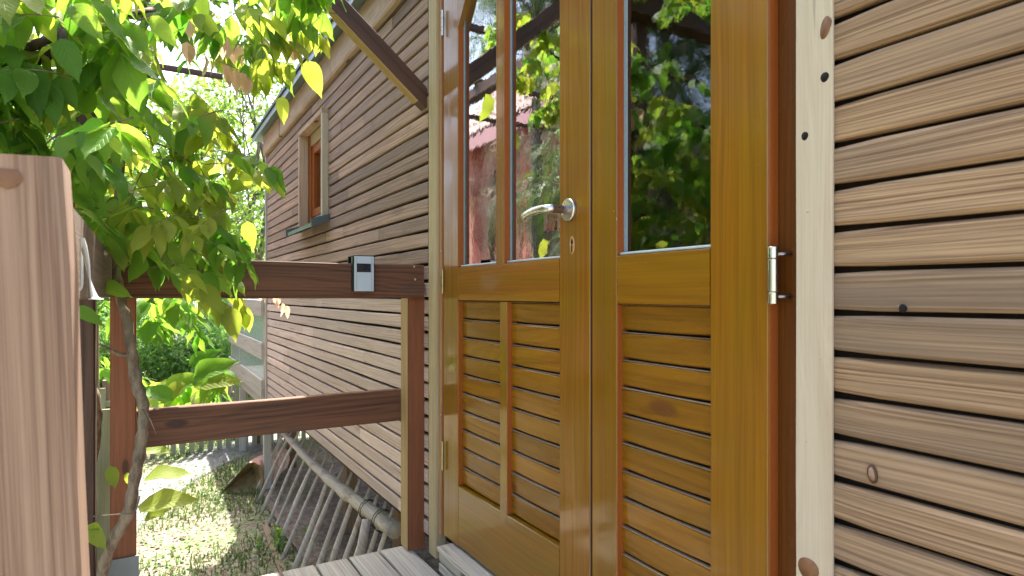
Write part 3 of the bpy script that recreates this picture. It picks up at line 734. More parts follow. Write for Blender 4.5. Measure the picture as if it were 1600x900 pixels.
# ------------------------------------------------------------------ deck
deck = root('wooden_deck', (-1.2, -.5, 0), 'silver grey plank deck in front of the cabin door', 'deck')
dx0 = on_z(628, 853, DECK).x; dw = .118
y = -.038; k = 0
while y > -1.10:
    bx('deck_board', deck, (dx0 + U(-.006, .004), y - dw + .0035, DECK - .026 + U(-.001, .001)), (.7, y - .0035, DECK + U(-.0008, .0008)), 'x', M['deck'], .003, 14, .0015)
    y -= dw; k += 1
bx('joist', deck, (dx0 + .03, -1.09, DECK - .15), (dx0 + .09, -.06, DECK - .028), 'y', M['brown_wood'])
bx('joist', deck, (-1.2, -1.09, DECK - .15), (-1.14, -.06, DECK - .028), 'y', M['brown_wood'])
bx('joist', deck, (.5, -1.09, DECK - .15), (.56, -.06, DECK - .028), 'y', M['brown_wood'])
for (x_, y_) in ((dx0 + .10, -1.05), (dx0 + .10, -.2), (.4, -1.05), (.4, -.2)):
    bx('deck_leg', deck, (x_, y_, -.05), (x_ + .09, y_ + .09, DECK - .03), 'z', M['brown_wood'])

# ------------------------------------------------------------------ railing
rl = root('deck_railing', (-2.25, -.5, DECK), 'dark red brown timber railing across the end of the deck', 'railing')
RX = -2.19
zr1, zr0 = CZ + .112, CZ - .012
bx('rail', rl, (RX - .035, -.985, zr0), (RX, -.014, zr1), 'y', M['rail'], .003, 16, .002, label='upper rail with the small silver lamp hooked over it')
bx('rail', rl, (-2.335, -.965, CZ - .487), (-2.30, -.045, CZ - .366), 'y', M['rail'], .003, 14, .002, label='lower rail')
px0 = on_x(638, 700, -2.226).y; px1 = on_x(667.5, 700, -2.226).y
post1 = bx('post', rl, (-2.302, px0, DECK + .001), (-2.226, px1 - .004, zr0 + .06), 'z', M['post'], .004, label='red brown post beside the cabin wall')
bx('post_edge', rl, (-2.300, px0 - .0028, DECK + .004), (-2.228, px0 - .0002, zr0 - .002), 'z', M['pale_strip'], .0008)
bx('post', rl, (-2.295, -1.012, DECK), (-2.228, -.940, zr1 + .03), 'z', M['post'], .004, label='red brown corner post with a wisteria stem winding round it')
bk = MB(); bk.box((-2.228, -1.025, DECK), (-2.223, -.935, CZ - .797)); bk.box((-2.228, -1.025, DECK - .001), (-2.15, -.935, DECK + .004)); bk.build('post_bracket', rl, M['zinc'])
for dz in (.10, .05):
    lathe('bolt', rl, (-2.223, -.985, DECK + dz), (1, 0, 0), [(0, .008), (.010, .008), (.011, .006)], M['screw'], 8)
    lathe('bolt', rl, (-2.223, -.955, DECK + dz), (1, 0, 0), [(0, .006), (.004, .006), (.005, .003)], M['screw'], 8)
for (px, py) in ((647, 416.5), (648.5, 436.5)):
    c = on_x(px, py, RX); auto(lathe('screw', rl, c, (1, 0, 0), [(0, .0045), (.0012, .0042), (.0013, .001)], M['screw'], 10))
    lathe('screw_ring', rl, c, (1, 0, 0), [(0, .0065), (.0005, .006)], M['knot_dk'], 10)
# side rail and the close newel post
bx('rail', rl, (-2.226, -1.035, zr0 + .004), (-.80, -1.0, zr1 + .004), 'x', M['brown_wood'], .003, 8, .002, label='grey brown side rail')
nt = on_x(97, 248, -.755)
nb = on_x(128, 900, -.755)
lean = Vector((0, nt.y - nb.y, nt.z - nb.z)).normalized()
nW = .095
base = nb + lean * ((DECK - nb.z) / lean.z)
topc = nt + Vector((-nW/2, -nW/2 * .998, 0)); basec = base + Vector((-nW/2, -nW/2, 0))
nm_ = box_mesh('newel_post', (topc - basec).length, nW, nW, M['newel'], .0045, 10, .003, 4.2)
xa = (topc - basec).normalized(); ya = Vector((0, 1, 0)) - xa * xa.y; ya.normalize(); za_ = xa.cross(ya)
Mn = Matrix((xa, ya, za_)).transposed().to_4x4(); Mn.translation = (topc + basec) / 2
nw = bpy.data.objects.new('post', nm_); link(nw, rl, Mn); nw['label'] = 'large pinkish newel post close to the camera'
kn = on_x(10, 277, -.7548)
kv_, kf_ = [kn + Vector((.002, 0, 0))], []
for i in range(16):
    a = 2 * pi * i / 16; kv_.append(kn + Vector((-.0002, .012 * cos(a), .0095 * sin(a) * (1 + .15 * sin(3*a)))))
kf_ = [(0, 1 + i, 1 + (i + 1) % 16) for i in range(16)]
geo_obj('knot', rl, kv_, kf_, M['knot'], True, kn)

# solar lamp hooked over the upper rail
lc = on_x(569, 428, RX + .03)
lamp = root('solar_rail_lamp', (RX, lc.y, CZ + .05), 'small silver and black solar lamp hooked over the upper rail', 'lamp')
yl, yr = on_x(553, 428, RX + .03).y, on_x(585, 428, RX + .03).y
zt, zb = on_x(569, 400.5, RX + .03).z, on_x(569, 455, RX + .03).z
bx('housing', lamp, (RX + .002, yl - .004, zb + .002), (RX + .026, yr + .004, zt - .002), 'z', M['black'], .003)
bx('face_plate', lamp, (RX + .0262, yl + .001, zb), (RX + .031, yr - .001, zt), 'z', M['silver'], .0015)
a_, b_ = on_x(557.5, 411.5, RX + .0312), on_x(579.5, 425.5, RX + .0312)
bx('solar_cell', lamp, (RX + .0312, a_.y, b_.z), (RX + .0322, b_.y, a_.z), 'y', M['panel'], .0004)
for yy in (yl + .010, yr - .010): bx('seam', lamp, (RX + .0309, yy - .0004, zb + .003), (RX + .0314, yy + .0004, a_.z - .016 if False else zt - .003), 'z', M['slate_cap'], .0001)
cl = MB(); cl.box((RX - .042, yl + .0, zt + .0005), (RX + .026, yr, zt + .0035)); cl.box((RX - .045, yl, zr0 + .05), (RX - .0415, yr, zt + .0035)); cl.build('hook_plate', lamp, M['black'])

# white twisted plastic tie hanging on the side rail
tie = root('plastic_tie', at(128, 372, .86), 'white twisted plastic tie hanging beside the near post', 'tie')
tp = smooth_path([at(128, 372, .86), at(131, 385, .865), at(136, 410, .87), at(141, 440, .87), at(147, 462, .87), at(151, 468, .87)], 5)
vs_, fs_ = [], []
for i, p in enumerate(tp):
    f = i / (len(tp) - 1); w = .0028 + .0042 * f + (.003 if f > .9 else 0); a = f * 2.6
    for s_, t2 in ((-1, -1), (1, -1), (1, 1), (-1, 1)):
        vs_.append(p + Vector((sin(a) * w * s_ + cos(a) * .0012 * t2, cos(a) * w * s_ - sin(a) * .0012 * t2, 0)))
    if i: fs_ += [((i-1)*4+k, (i-1)*4+(k+1)%4, i*4+(k+1)%4, i*4+k) for k in range(4)]
fs_ += [(3, 2, 1, 0), tuple((len(tp)-1)*4 + k for k in range(4))]
geo_obj('strap', tie, vs_, fs_, M['white_pl'], True)
tube('cord', tie, smooth_path([at(128, 374, .86), at(127, 400, .87), at(127.5, 440, .87), at(125, 452, .87), at(115, 456, .87)], 5), .0019, M['white_pl'], 6)

# ------------------------------------------------------------------ pergola brace and beams
pg = root('pergola', (-2.2, -.6, DECK), 'dark brown pergola timbers with a diagonal brace running into the cabin wall', 'pergola')
q0 = on_x(667, 160, RX - .03); q1 = on_x(522, 5, RX - .03); dq = (q1 - q0).normalized()
bl = q0 - dq * .0; bu = q1 + dq * .42
upv = Vector((0, dq.z, -dq.y)); upv = upv if upv.z > 0 else -upv
beam('brace', pg, bl + Vector((0, .006, -.006)), bu, .066, .05, M['brace'], up=upv, bev=.003, seg=8, wob=.002)
beam('brace_edge', pg, bl - upv * .0355 + dq * .03, bu - upv * .0355, .006, .047, M['pale_strip'], up=upv, bev=.001)
bx('pergola_beam', pg, (-2.27, -2.6, bu.z - .01), (-2.17, .02, bu.z + .11), 'y', M['brace'], .004)
bx('pergola_post', pg, (-2.32, -1.125, -.05), (-2.24, -1.045, bu.z - .012), 'z', M['brace'], .005)
bx('pergola_beam', pg, (-2.3, -1.16, bu.z + .112), (.8, -1.08, bu.z + .2), 'x', M['brace'], .004)
bx('pergola_beam', pg, (-5.2, -1.16, bu.z + .113), (-2.31, -1.08, bu.z + .2), 'x', M['brace'], .004)
for xx in (-4.8, -4.0, -3.2, -1.6, -.9, -.2):
    bx('pergola_lath', pg, (xx, -2.5, bu.z + .202), (xx + .04, -.45, bu.z + .24), 'y', M['brace'], .003)

# weathered posts outside the deck, behind the wisteria stem
gp = root('garden_post', on_z(143, 900, 0), 'grey brown weathered post standing beyond the corner post', 'post')
o_ = at(142, 700, 2.35)
bx('post', gp, (o_.x - .05, o_.y - .026, -.05), (o_.x, o_.y + .026, at(142, 497, 2.35).z), 'z', M['brown_wood'], .004)
lb = root('leaning_board', at(146, 880, 2.1), 'mossy grey board leaning against the corner post outside the deck', 'board')
beam('board', lb, at(140, 1180, 2.12), at(156, 640, 2.22), .092, .03, M['picket'], up=(0, 1, 0), bev=.005, seg=8, wob=.006)

# ------------------------------------------------------------------ hay rack leaning under the cabin
rk = root('hay_rack', (-4.0, 0, 0), 'old pale wooden hay rack of thin rungs leaning under the cabin', 'rack')
poleP = smooth_path([at(440, 674, 5.75), at(462, 697, 5.0), at(492, 728, 4.35), at(530, 762, 3.7), at(575, 796, 3.2), at(617, 828, 2.88)], 6)
n_ = len(poleP)
tube('pole', rk, poleP, [.023 + .019 * i / n_ + .003 * sin(i * 1.7) + .0015 * sin(i * 4.1) for i in range(n_)], M['branch_pale'], 12, .18)
nr = 15
for i in range(nr):
    f = (i + .25) / nr; f = f ** .92
    j = min(n_ - 1, f * (n_ - 1)); p = poleP[int(j)].lerp(poleP[min(n_ - 1, int(j) + 1)], j - int(j))
    foot = Vector((p.x + .02 + U(-.03, .03), p.y - .24 + U(-.02, .02), gz(p.x, p.y) + .01))
    top = p + (p - foot).normalized() * U(.09, .15)
    mid = (foot + top) / 2 + Vector((U(-.012, .012), U(-.01, .01), 0))
    w = U(.012, .018)
    tube('rung', rk, smooth_path([foot, mid, top], 3), [w * 1.15, w * 1.1, w, w, w * .95, w * .85, w * .45], M['rung'], 6, .2)
rb = smooth_path([at(409, 775, 5.45), at(415, 806, 4.9), at(430, 850, 4.35), at(446, 900, 3.85)], 4)
crb = root('edging_board', rb[0], 'weathered grey edging board lying at the foot of the hay rack', 'edging board')
beam('board', crb, Vector((-5.0, -.14, .006)), Vector((-3.0, -.22, .006)), .03, .045, M['brown_wood'], up=(0, 0, 1), seg=10, wob=.01)
# wire round the pole
for k, f in enumerate((.80, .88)):
    p = poleP[int(f * n_)]; t_ = (poleP[int(f*n_)+1] - p).normalized(); u = t_.orthogonal().normalized(); w = t_.cross(u)
    tube('wire', rk, [p + (u * cos(a) + w * sin(a)) * .052 + t_ * .004 * a for a in [x * .55 for x in range(22)]], .002, M['hole'], 5)
# short stake near the rack's near end
sk = root('stake', on_z(565, 900, 0), 'thick split wooden stake at the near end of the hay rack', 'stake')
tube('stake', sk, [at(553, 915, 3.0), at(566, 850, 3.02), at(573, 812, 3.05)], [.022, .024, .021], M['rung'], 7, .2)

# big split log with reddish bark
lg = root('split_log', on_z(395, 757, 0), 'chunk of split log with reddish bark lying before the rack', 'log')
c = on_z(400, 757, 0); lv, lf = [], []
prof = [(-.22, .0), (-.15, .08), (-.05, .20), (.02, .28), (.10, .31), (.17, .27), (.19, .15), (.15, .0)]
rt = Vector((SA, CA, 0)); fw = Vector((-CA, SA, 0))
for i in range(7):
    d = (i - 2) * .13; s_ = 1 - .05 * abs(i - 1)
    for (u, v) in prof:
        nn = noise.noise(Vector((u * 6, v * 6, i * .9))) * .03
        lv.append(c + rt * (u * s_ + nn) + fw * d + Vector((0, 0, (v + nn) * s_ * .95)))
m8 = len(prof)
lfa = [((i-1)*m8+k, (i-1)*m8+k+1, i*m8+k+1, i*m8+k) for i in range(1, 7) for k in range(m8 - 1)]
geo_obj('bark', lg, lv, [f for f in lfa] + [tuple(6*m8 + k for k in range(m8))], M['log_bark'], True, c)
front = [v - fw * .004 for v in lv[:m8]]
cen = c + rt * -.02 + Vector((0, 0, .15)) - fw * .03
geo_obj('split_face', lg, front + [cen], [(m8, k + 1, k) for k in range(m8 - 1)] + [(m8, 0, m8 - 1)], M['log_cut'], False, c)
crk = [c + rt * a + Vector((0, 0, b)) - fw * .045 for a, b in ((.03, .01), (.06, .09), (.09, .15), (.12, .20), (.14, .12), (.11, .04))]
geo_obj('split_crack', lg, crk + [p + fw * .03 for p in crk], [tuple(range(6))] + [(k, (k+1) % 6, 6 + (k+1) % 6, 6 + k) for k in range(6)], M['hole'], False, c)

# ------------------------------------------------------------------ porch at the far end
po = root('porch_railing', (-6.5, 0, 0), 'grey board railing with streaked plastic sheet beyond the far cabin corner', 'railing')
pxe = XF - .03; pfar = -8.3
for (za, zb) in ((-.045, -.195), (-.42, -.57), (-.75, -.905)):
    bx('board', po, (pfar, -.04, CZ + zb), (pxe - .02, -.015, CZ + za), 'x', M['grey_wood'], .003, 8, .003)
for xx in (pxe - .11, -7.55):
    bx('post', po, (xx, -.012, .0), (xx + .07, .05, CZ + .15), 'z', M['grey_wood'])
bx('post', po, (-6.62, .3, -.03), (-6.52, .4, WB - .0), 'z', M['brown_wood'])
bx('sheet', po, (pfar, -.006, CZ - .80), (pxe - .12, -.003, CZ - .03), 'x', M['sheet_net'], .0002)
bx('floor_beam', po, (pfar, .0, CZ - 1.02), (pxe, .08, CZ - .91), 'x', M['grey_wood'])
bx('floor', po, (pfar, .0, CZ - .905), (pxe, 1.6, CZ - .88), 'x', M['grey_wood'])
bx('post', po, (pfar, -.012, -.4), (pfar + .09, .05, CZ + .15), 'z', M['grey_wood'])

# ------------------------------------------------------------------ picket fence
pf_ = root('picket_fence', (-7.5, 0, 0), 'low mossy picket fence across the far end of the garden', 'fence')
fxp = -7.75; y = -1.6
while y < 1.5:
    h = .78 + U(-.02, .02)
    bx('picket', pf_, (fxp, y, gz(fxp, y) - .02), (fxp + .022, y + .055, h), 'z', M['picket'], .003)
    y += .092
bx('cross_rail', pf_, (fxp - .04, -1.65, .22), (fxp - .002, 1.5, .28), 'y', M['picket'])
bx('cross_rail', pf_, (fxp - .04, -1.65, .58), (fxp - .002, 1.5, .64), 'y', M['picket'])
for yy in (-1.3, .2, 1.4): bx('post', pf_, (fxp - .12, yy, -.1), (fxp - .042, yy + .08, .85), 'z', M['brown_wood'])

# ------------------------------------------------------------------ leaves
def leaf_shape(seed, curl=.16, fold=.16, wid=.222, n=8):
    rs = random.Random(seed); vs, uv = [], []
    w0 = wid * rs.uniform(.9, 1.12); tw = rs.uniform(-.12, .12)
    for i in range(n + 1):
        t = i / n
        w = w0 * (sin(pi * min(1, t ** .78)) ** .75) * (1 - .42 * t) * 1.25 if 0 < i < n else 0.0
        if i == n - 1: w = w0 * .20
        z = -curl * t * t + .02 * sin(t * 9 + seed); rp = .018 * sin(t * 15 + seed * 2)
        for s_ in (-1, 0, 1):
            vs.append((t, s_ * w + tw * t * t * .3, z + abs(s_) * w * fold * 1.6 + s_ * rp)); uv.append((t, s_ * w / w0 if w0 else 0))
    fs = []
    for i in range(n):
        for k in (0, 1):
            a = i * 3 + k; fs.append((a, a + 3, a + 4, a + 1))
    return vs, fs, uv
SHAPES = [leaf_shape(i, curl=.10 + .06 * (i % 4), fold=.10 + .07 * (i % 3)) for i in range(6)]
def leaf_mesh(i, mat):
    vs, fs, uv = SHAPES[i]; me = mesh_from('leaf', vs, fs, M[mat], True)
    ul = me.uv_layers.new(name='UVMap')
    for l in me.loops: ul.data[l.index].uv = uv[l.vertex_index]
    return me
LM = {m: [leaf_mesh(i, m) for i in range(6)] for m in ('leaf', 'leaf_young', 'leaf_yel')}
class LeafBag:
    def __init__(s): s.items = []
    def add(s, pos, d, up, L, kind, shape=None):
        s.items.append((Vector(pos), Vector(d), Vector(up), L, kind, random.randrange(6) if shape is None else shape))
def lmat(pos, d, up, L):
    x = d.normalized(); z = up - x * up.dot(x)
    if z.length < 1e-4: z = x.orthogonal()
    z.normalize(); y = z.cross(x)
    m = Matrix((x, y, z)).transposed().to_4x4(); m = m @ Matrix.Scale(L, 4); m.translation = pos; return m
def stuff_leaves(name, items, mat, parent=None, **kw):
    if not items: return
    V, Fc, UV = [], [], []; off = 0
    for pos, d, up, L, kind, sh in items:
        vs, fs, uv = SHAPES[sh]; m = np.array(lmat(pos, d, up, L)); a = np.c_[np.array(vs), np.ones(len(vs))] @ m.T
        V.append(a[:, :3]); Fc.append(np.array(fs) + off); UV += uv; off += len(vs)
    V = np.concatenate(V); Fc = np.concatenate(Fc)
    o0 = wloc(parent) if parent else Vector((0, 0, 0))
    me = bpy.data.meshes.new(name); me.from_pydata((V - np.array(o0)).tolist(), [], Fc.tolist()); me.materials.append(M[mat])
    me.polygons.foreach_set('use_smooth', [True] * len(me.polygons))
    ul = me.uv_layers.new(name='UVMap'); li = np.zeros(len(me.loops), int); me.loops.foreach_get('vertex_index', li)
    ul.data.foreach_set('uv', np.array(UV)[li].ravel()); me.update()
    o = bpy.data.objects.new(name, me); link(o, parent, Matrix.Translation(o0)); setp(o, **kw); return o

vine = root('wisteria_vine', (-2.15, -1.02, 0), 'wisteria with bright green hanging leaves climbing over the corner of the deck', 'vine')
bag = LeafBag(); twigs = MB()
def compound(p, d, n, step, L, kind, droop=.9, spread=.75):
    """a wisteria leaf: leaflets in pairs hanging along an arching stalk"""
    p = Vector(p); d = Vector(d).normalized(); pts = [p.copy()]
    side = d.cross(Vector((0, 0, 1)));
    if side.length < .1: side = Vector((U(-1, 1), U(-1, 1), 0))
    side.normalize()
    for i in range(n):
        d = (d + Vector((0, 0, -droop * .16))).normalized(); p = p + d * step; pts.append(p.copy())
        if i == 0: continue
        for s_ in (-1, 1):
            if R() < .06: continue
            ld = (side * s_ * spread + d * .35 + Vector((0, 0, -U(.35, 1.1) * droop)) + Vector((U(-.25, .25), U(-.25, .25), U(-.15, .15)))).normalized()
            up = Vector((U(-.35, .35), U(-.35, .35), 1)) + d * -.2
            # a hanging leaflet shows its face outward
            up = up + side * s_ * .9 * (-ld.z)
            bag.add(p, ld, up, L * U(.72, 1.15), kind)
    bag.add(p, d + Vector((0, 0, -.5)), Vector((U(-.6, .6), U(-.6, .6), .7)), L * U(.95, 1.25), kind)
    v, f = tube_geo(pts, interp_r(.0016, .0008, len(pts)), 4); twigs.add(v, f)
    return pts
def inpoly(x, y, P):
    c = False; j = len(P) - 1
    for i in range(len(P)):
        xi, yi = P[i]; xj, yj = P[j]
        if (yi > y) != (yj > y) and x < (xj - xi) * (y - yi) / (yj - yi) + xi: c = not c
        j = i
    return c
MASS = [
    # polygon in the photo, number of compound leaves, depth range, leaflet length, kinds
    ([(-60, -70), (215, -70), (215, 60), (235, 110), (190, 235), (-60, 235)], 118, (1.1, 2.1), (.075, .11), ('leaf', 'leaf', 'leaf', 'leaf', 'leaf_yel')),
    ([(205, -80), (520, -80), (500, 20), (440, 70), (380, 66), (330, 40), (260, 70), (215, 60)], 84, (1.5, 2.45), (.06, .09), ('leaf', 'leaf', 'leaf_yel')),
    ([(105, 190), (235, 190), (225, 300), (250, 380), (215, 390), (165, 330), (110, 330)], 30, (1.3, 2.05), (.075, .10), ('leaf', 'leaf', 'leaf_yel')),
    ([(270, 115), (345, 130), (372, 235), (330, 300), (345, 420), (270, 430), (235, 300), (255, 180)], 40, (1.5, 2.05), (.07, .09), ('leaf', 'leaf_yel', 'leaf_yel', 'leaf')),
    ([(212, 455), (330, 440), (310, 505), (225, 520)], 16, (2.2, 2.6), (.08, .10), ('leaf', 'leaf')),
    ([(-60, 235), (-20, 250), (-20, 900), (-60, 900)], 0, (1.4, 2.0), (.08, .1), ('leaf',)),
    ([(105, 420), (165, 400), (165, 640), (120, 640)], 9, (2.3, 3.2), (.08, .1), ('leaf',)),
    ([(215, 570), (370, 560), (360, 605), (230, 612)], 9, (2.5, 3.0), (.11, .15), ('leaf', 'leaf_yel')),
]
for P, cnt, dr, Lr, kinds in MASS:
    xs = [p[0] for p in P]; ys = [p[1] for p in P]; k = 0
    while k < cnt:
        px, py = U(min(xs), max(xs)), U(min(ys), max(ys))
        if not inpoly(px, py, P): continue
        a = U(0, 2 * pi); n = random.choice((3, 4, 4, 5))
        dep = U(*dr); q = at(px, py, dep); L = U(*Lr)
        d = Vector((cos(a), sin(a), U(-.3, .4)))
        compound(q - d * .06, d, n, U(.030, .042), L, random.choice(kinds)); k += 1
def spray(pts, dep, n, L, kind, droop=1.2, spread=.45):
    """leaflets hanging one after another under a stalk through photo points"""
    P = smooth_path([at(x, y, dep) for x, y in pts], 8); v, f = tube_geo(P, .0013, 4); twigs.add(v, f)
    for i in range(n):
        p = P[int((i + .5) / n * (len(P) - 1))]; t_ = (P[-1] - P[0]).normalized()
        for s_ in (-1, 1):
            tocam = (CAM - p).normalized()
            ld = Vector((0, 0, -droop)) + t_ * U(-.1, .35) + Vector((U(-.2, .2), U(-.2, .2), 0)) + tocam * U(-.1, .25) * s_
            bag.add(p + t_ * s_ * .008, ld, tocam + Vector((U(-.9, .9), U(-.9, .9), U(0, .8))), L * U(.75, 1.15), kind)
spray([(238, 20), (300, 28), (340, 45), (372, 70)], 1.75, 5, .062, 'leaf_young')
spray([(285, 60), (330, 90), (375, 110), (390, 125)], 1.70, 5, .066, 'leaf_young')
spray([(225, 5), (262, 12), (300, 25)], 1.65, 3, .064, 'leaf_young')
spray([(300, 140), (335, 175), (362, 215), (378, 245)], 1.8, 5, .085, 'leaf_yel')
spray([(262, 205), (300, 240), (330, 300), (345, 350)], 1.85, 6, .085, 'leaf_yel')
spray([(270, 300), (300, 330), (330, 380), (352, 430)], 1.8, 6, .085, 'leaf_yel')
spray([(285, 420), (310, 445), (345, 470), (362, 480)], 1.85, 4, .095, 'leaf_yel')
spray([(245, 230), (262, 270), (275, 330), (285, 400)], 1.9, 5, .085, 'leaf')
spray([(225, 300), (235, 340), (240, 385), (246, 420)], 1.75, 5, .085, 'leaf')
spray([(330, 60), (380, 70), (430, 60), (470, 70)], 1.9, 6, .062, 'leaf_young')
spray([(120, 300), (150, 330), (190, 350), (215, 380)], 1.6, 6, .085, 'leaf_yel')
spray([(350, 430), (365, 450), (378, 470), (385, 490)], 2.1, 3, .08, 'leaf_yel')
spray([(110, 330), (150, 345), (180, 362), (186, 372)], 1.45, 3, .075, 'leaf_yel')
spray([(380, 60), (410, 85), (430, 95), (460, 100)], 2.1, 5, .085, 'leaf_yel')
spray([(400, 20), (450, 40), (490, 50), (510, 60)], 2.2, 6, .085, 'leaf_yel')
spray([(330, 70), (365, 90), (400, 110), (420, 115)], 2.0, 5, .085, 'leaf_yel')
spray([(395, 445), (420, 452), (440, 470), (448, 480)], 2.3, 3, .055, 'leaf_young')
def one(px, py, px2, py2, dep, kind, flat=.5, dd=0.0, k=1.0):
    a, b = at(px, py, dep), at(px2, py2, dep + dd); tocam = (CAM - a).normalized()
    bag.add(a, b - a, tocam * (1 - flat) + Vector((0, 0, flat)), (b - a).length * k, kind)
for a in [(155, 445, 206, 462, 1.5, 'leaf', .35), (215, 792, 312, 772, 2.6, 'leaf_yel', .55), (225, 812, 262, 795, 2.6, 'leaf_yel', .5),
          (222, 750, 300, 732, 2.9, 'leaf_yel', .7), (215, 705, 268, 702, 2.9, 'leaf_yel', .6), (345, 300, 398, 284, 2.0, 'leaf', .4), (385, 345, 395, 395, 2.2, 'leaf_yel', .2),
          (270, 625, 215, 600, 2.4, 'leaf', .4), (300, 590, 372, 560, 2.5, 'leaf', .4), (300, 600, 378, 590, 2.5, 'leaf_yel', .4), (255, 610, 320, 585, 2.5, 'leaf', .4), (295, 570, 345, 545, 2.55, 'leaf', .4),
          (290, 600, 235, 628, 2.45, 'leaf_yel', .4), (135, 820, 166, 860, 1.75, 'leaf_yel', .1), (150, 815, 140, 845, 1.75, 'leaf_yel', .1), (172, 728, 180, 765, 1.8, 'leaf_yel', .1), (198, 738, 202, 760, 1.8, 'leaf_yel', .1),
          (118, 480, 160, 505, 1.6, 'leaf', .2), (185, 375, 192, 425, 1.45, 'leaf_yel', .1), (128, 300, 172, 340, 1.4, 'leaf', .3), (105, 290, 150, 330, 1.38, 'leaf', .3),
          (80, 250, 35, 285, 1.3, 'leaf', .3), (90, 120, 118, 170, 1.25, 'leaf', .2), (95, 60, 122, 128, 1.15, 'leaf', .15), (120, 50, 165, 70, 1.2, 'leaf', .3), (235, 25, 275, 70, 1.25, 'leaf', .1), (112, 5, 160, 62, 1.1, 'leaf', .2),
          (130, 180, 140, 120, 1.4, 'leaf', .2), (440, 150, 445, 195, 2.3, 'leaf_yel', .1), (480, 95, 500, 150, 2.4, 'leaf_yel', .1)]:
    one(*a)
# overhead foliage on the pergola; what hangs into the picture stays inside the masses above
HANG = []
def overhead(n, xr, yr, zr, L=(.07, .1), kinds=('leaf', 'leaf', 'leaf_yel')):
    k = 0
    while k < n:
        q = Vector((U(*xr), U(*yr), U(*zr))); px, py, d = proj(q)
        k += 1
        if d > .05 and -60 < px < 1700 and -130 < py < 1000:
            if not (px < 330 and py < 60 or px < 480 and py < 0 or px < 230 and py < 200): continue
        if d < .8 and (q - CAM).length < .8: continue
        a = U(0, 2 * pi); d_ = Vector((cos(a), sin(a), U(-.5, .3)))
        compound(q, d_, random.choice((4, 5, 5)), .038, U(*L), random.choice(kinds))
overhead(40, (-2.5, -1.3), (-1.5, -.75), (CZ + 1.15, CZ + 1.75))
overhead(60, (-1.5, .3), (-2.2, -1.0), (CZ + 1.25, CZ + 1.75))
overhead(5, (-3.3, -2.9), (-1.5, -1.15), (CZ + .85, CZ + 1.3))
overhead(8, (-2.4, -1.9), (-1.7, -1.3), (CZ + .3, CZ + 1.2))
# split: the 280 leaves that show largest are parts, the rest is one mass per kind
vis = []
for it in bag.items:
    px, py, d = proj(it[0] + it[1].normalized() * it[3] * .5)
    inside = d > .1 and -10 < px < 1610 and -10 < py < 910
    vis.append((-(it[3] / d) if inside else 1, it))
vis.sort(key=lambda a: a[0])
near = [v[1] for v in vis[:285]]; rest = [v[1] for v in vis[285:]]
for pos, d, up, L, kind, sh in near:
    o = bpy.data.objects.new('leaf', LM[kind][sh]); link(o, vine, lmat(pos, d, up, L))
for kind, nm in (('leaf', 'foliage'), ('leaf_young', 'young_foliage'), ('leaf_yel', 'yellow_foliage')):
    stuff_leaves(nm, [i for i in rest if i[4] == kind], kind, vine, kind='stuff')
twigs.build('twigs', vine, M['stem'], True, kind='stuff')
# stems
def stem(pts, r0, r1, mat='stem', n=6, segs=10, lump=.35):
    P = smooth_path(pts, n); tube('stem', vine, P, [r * (1 + .12 * sin(i * 1.9)) for i, r in enumerate(interp_r(r0, r1, len(P)))], M[mat], segs, lump)
D = 1.80
stem([on_z(140, 1330, 0.02) if False else at(152, 1010, 1.83), at(160, 895, D), at(178, 845, D - .02), at(200, 800, D - .03), at(212, 745, D - .03), at(222, 690, D - .03), at(224, 640, D - .03), at(214, 600, D - .03), at(206, 552, D - .03), at(200, 505, D - .03), at(190, 470, D - .02), at(180, 425, D), at(172, 385, D + .02), at(182, 330, D + .05), at(190, 250, D + .05), at(188, 180, D + .05), at(215, 90, D + .1), at(230, 0, D + .1), at(220, -80, D)], .0165, .010)
stem([at(206, 556, D - .03), at(185, 553, D - .05), at(170, 545, D - .07), at(155, 538, D - .10)], .007, .003, n=4)
stem([at(222, 640, D - .04), at(232, 650, D - .06), at(244, 678, D - .08)], .0025, .0012, n=3, segs=6)
stem([at(218, 775, D - .03), at(210, 800, D - .05), at(190, 803, D - .08), at(145, 807, D - .12)], .003, .0015, n=4, segs=6)
stem([at(115, 1100, 2.1), at(128, 900, 2.1), at(132, 800, 2.1), at(150, 680, 2.1), at(148, 620, 2.1), at(128, 575, 2.1), at(114, 520, 2.1), at(125, 470, 2.1), at(150, 420, 2.05)], .018, .010)
stem([at(130, 760, 2.12), at(126, 690, 2.12), at(140, 640, 2.1), at(118, 560, 2.1)], .012, .007)
stem([at(-60, 112, 1.25), at(0, 92, 1.25), at(35, 78, 1.25), at(62, 68, 1.25), at(95, 52, 1.3), at(150, 30, 1.4), at(240, 15, 1.6)], .0115, .006, 'dark_bark')
stem([at(-60, 165, 1.28), at(0, 127, 1.28), at(40, 103, 1.28), at(72, 88, 1.28), at(92, 70, 1.28), at(100, 50, 1.3)], .0125, .008, 'dark_bark')
stem([at(33, 95, 1.27), at(32, 140, 1.27), at(35, 195, 1.27)], .007, .005, 'dark_bark', n=3)
stem([at(-40, 145, 1.5), at(20, 140, 1.5), at(60, 142, 1.5), at(95, 148, 1.5)], .006, .004, 'dark_bark', n=4)
stem([at(155, 155, 1.9), at(180, 185, 1.9), at(190, 200, 1.9), at(215, 215, 1.88), at(260, 230, 1.85), at(300, 255, 1.8)], .007, .0025, 'dark_bark', n=4)
stem([at(215, 270, 1.8), at(240, 275, 1.8), at(262, 292, 1.8), at(280, 330, 1.8)], .0025, .0018, 'dark_bark', n=4, segs=6)
stem([at(180, 20, 1.9), at(230, 15, 1.9), at(300, 5, 2.0), at(400, -40, 2.2)], .009, .006, 'dark_bark', n=4)
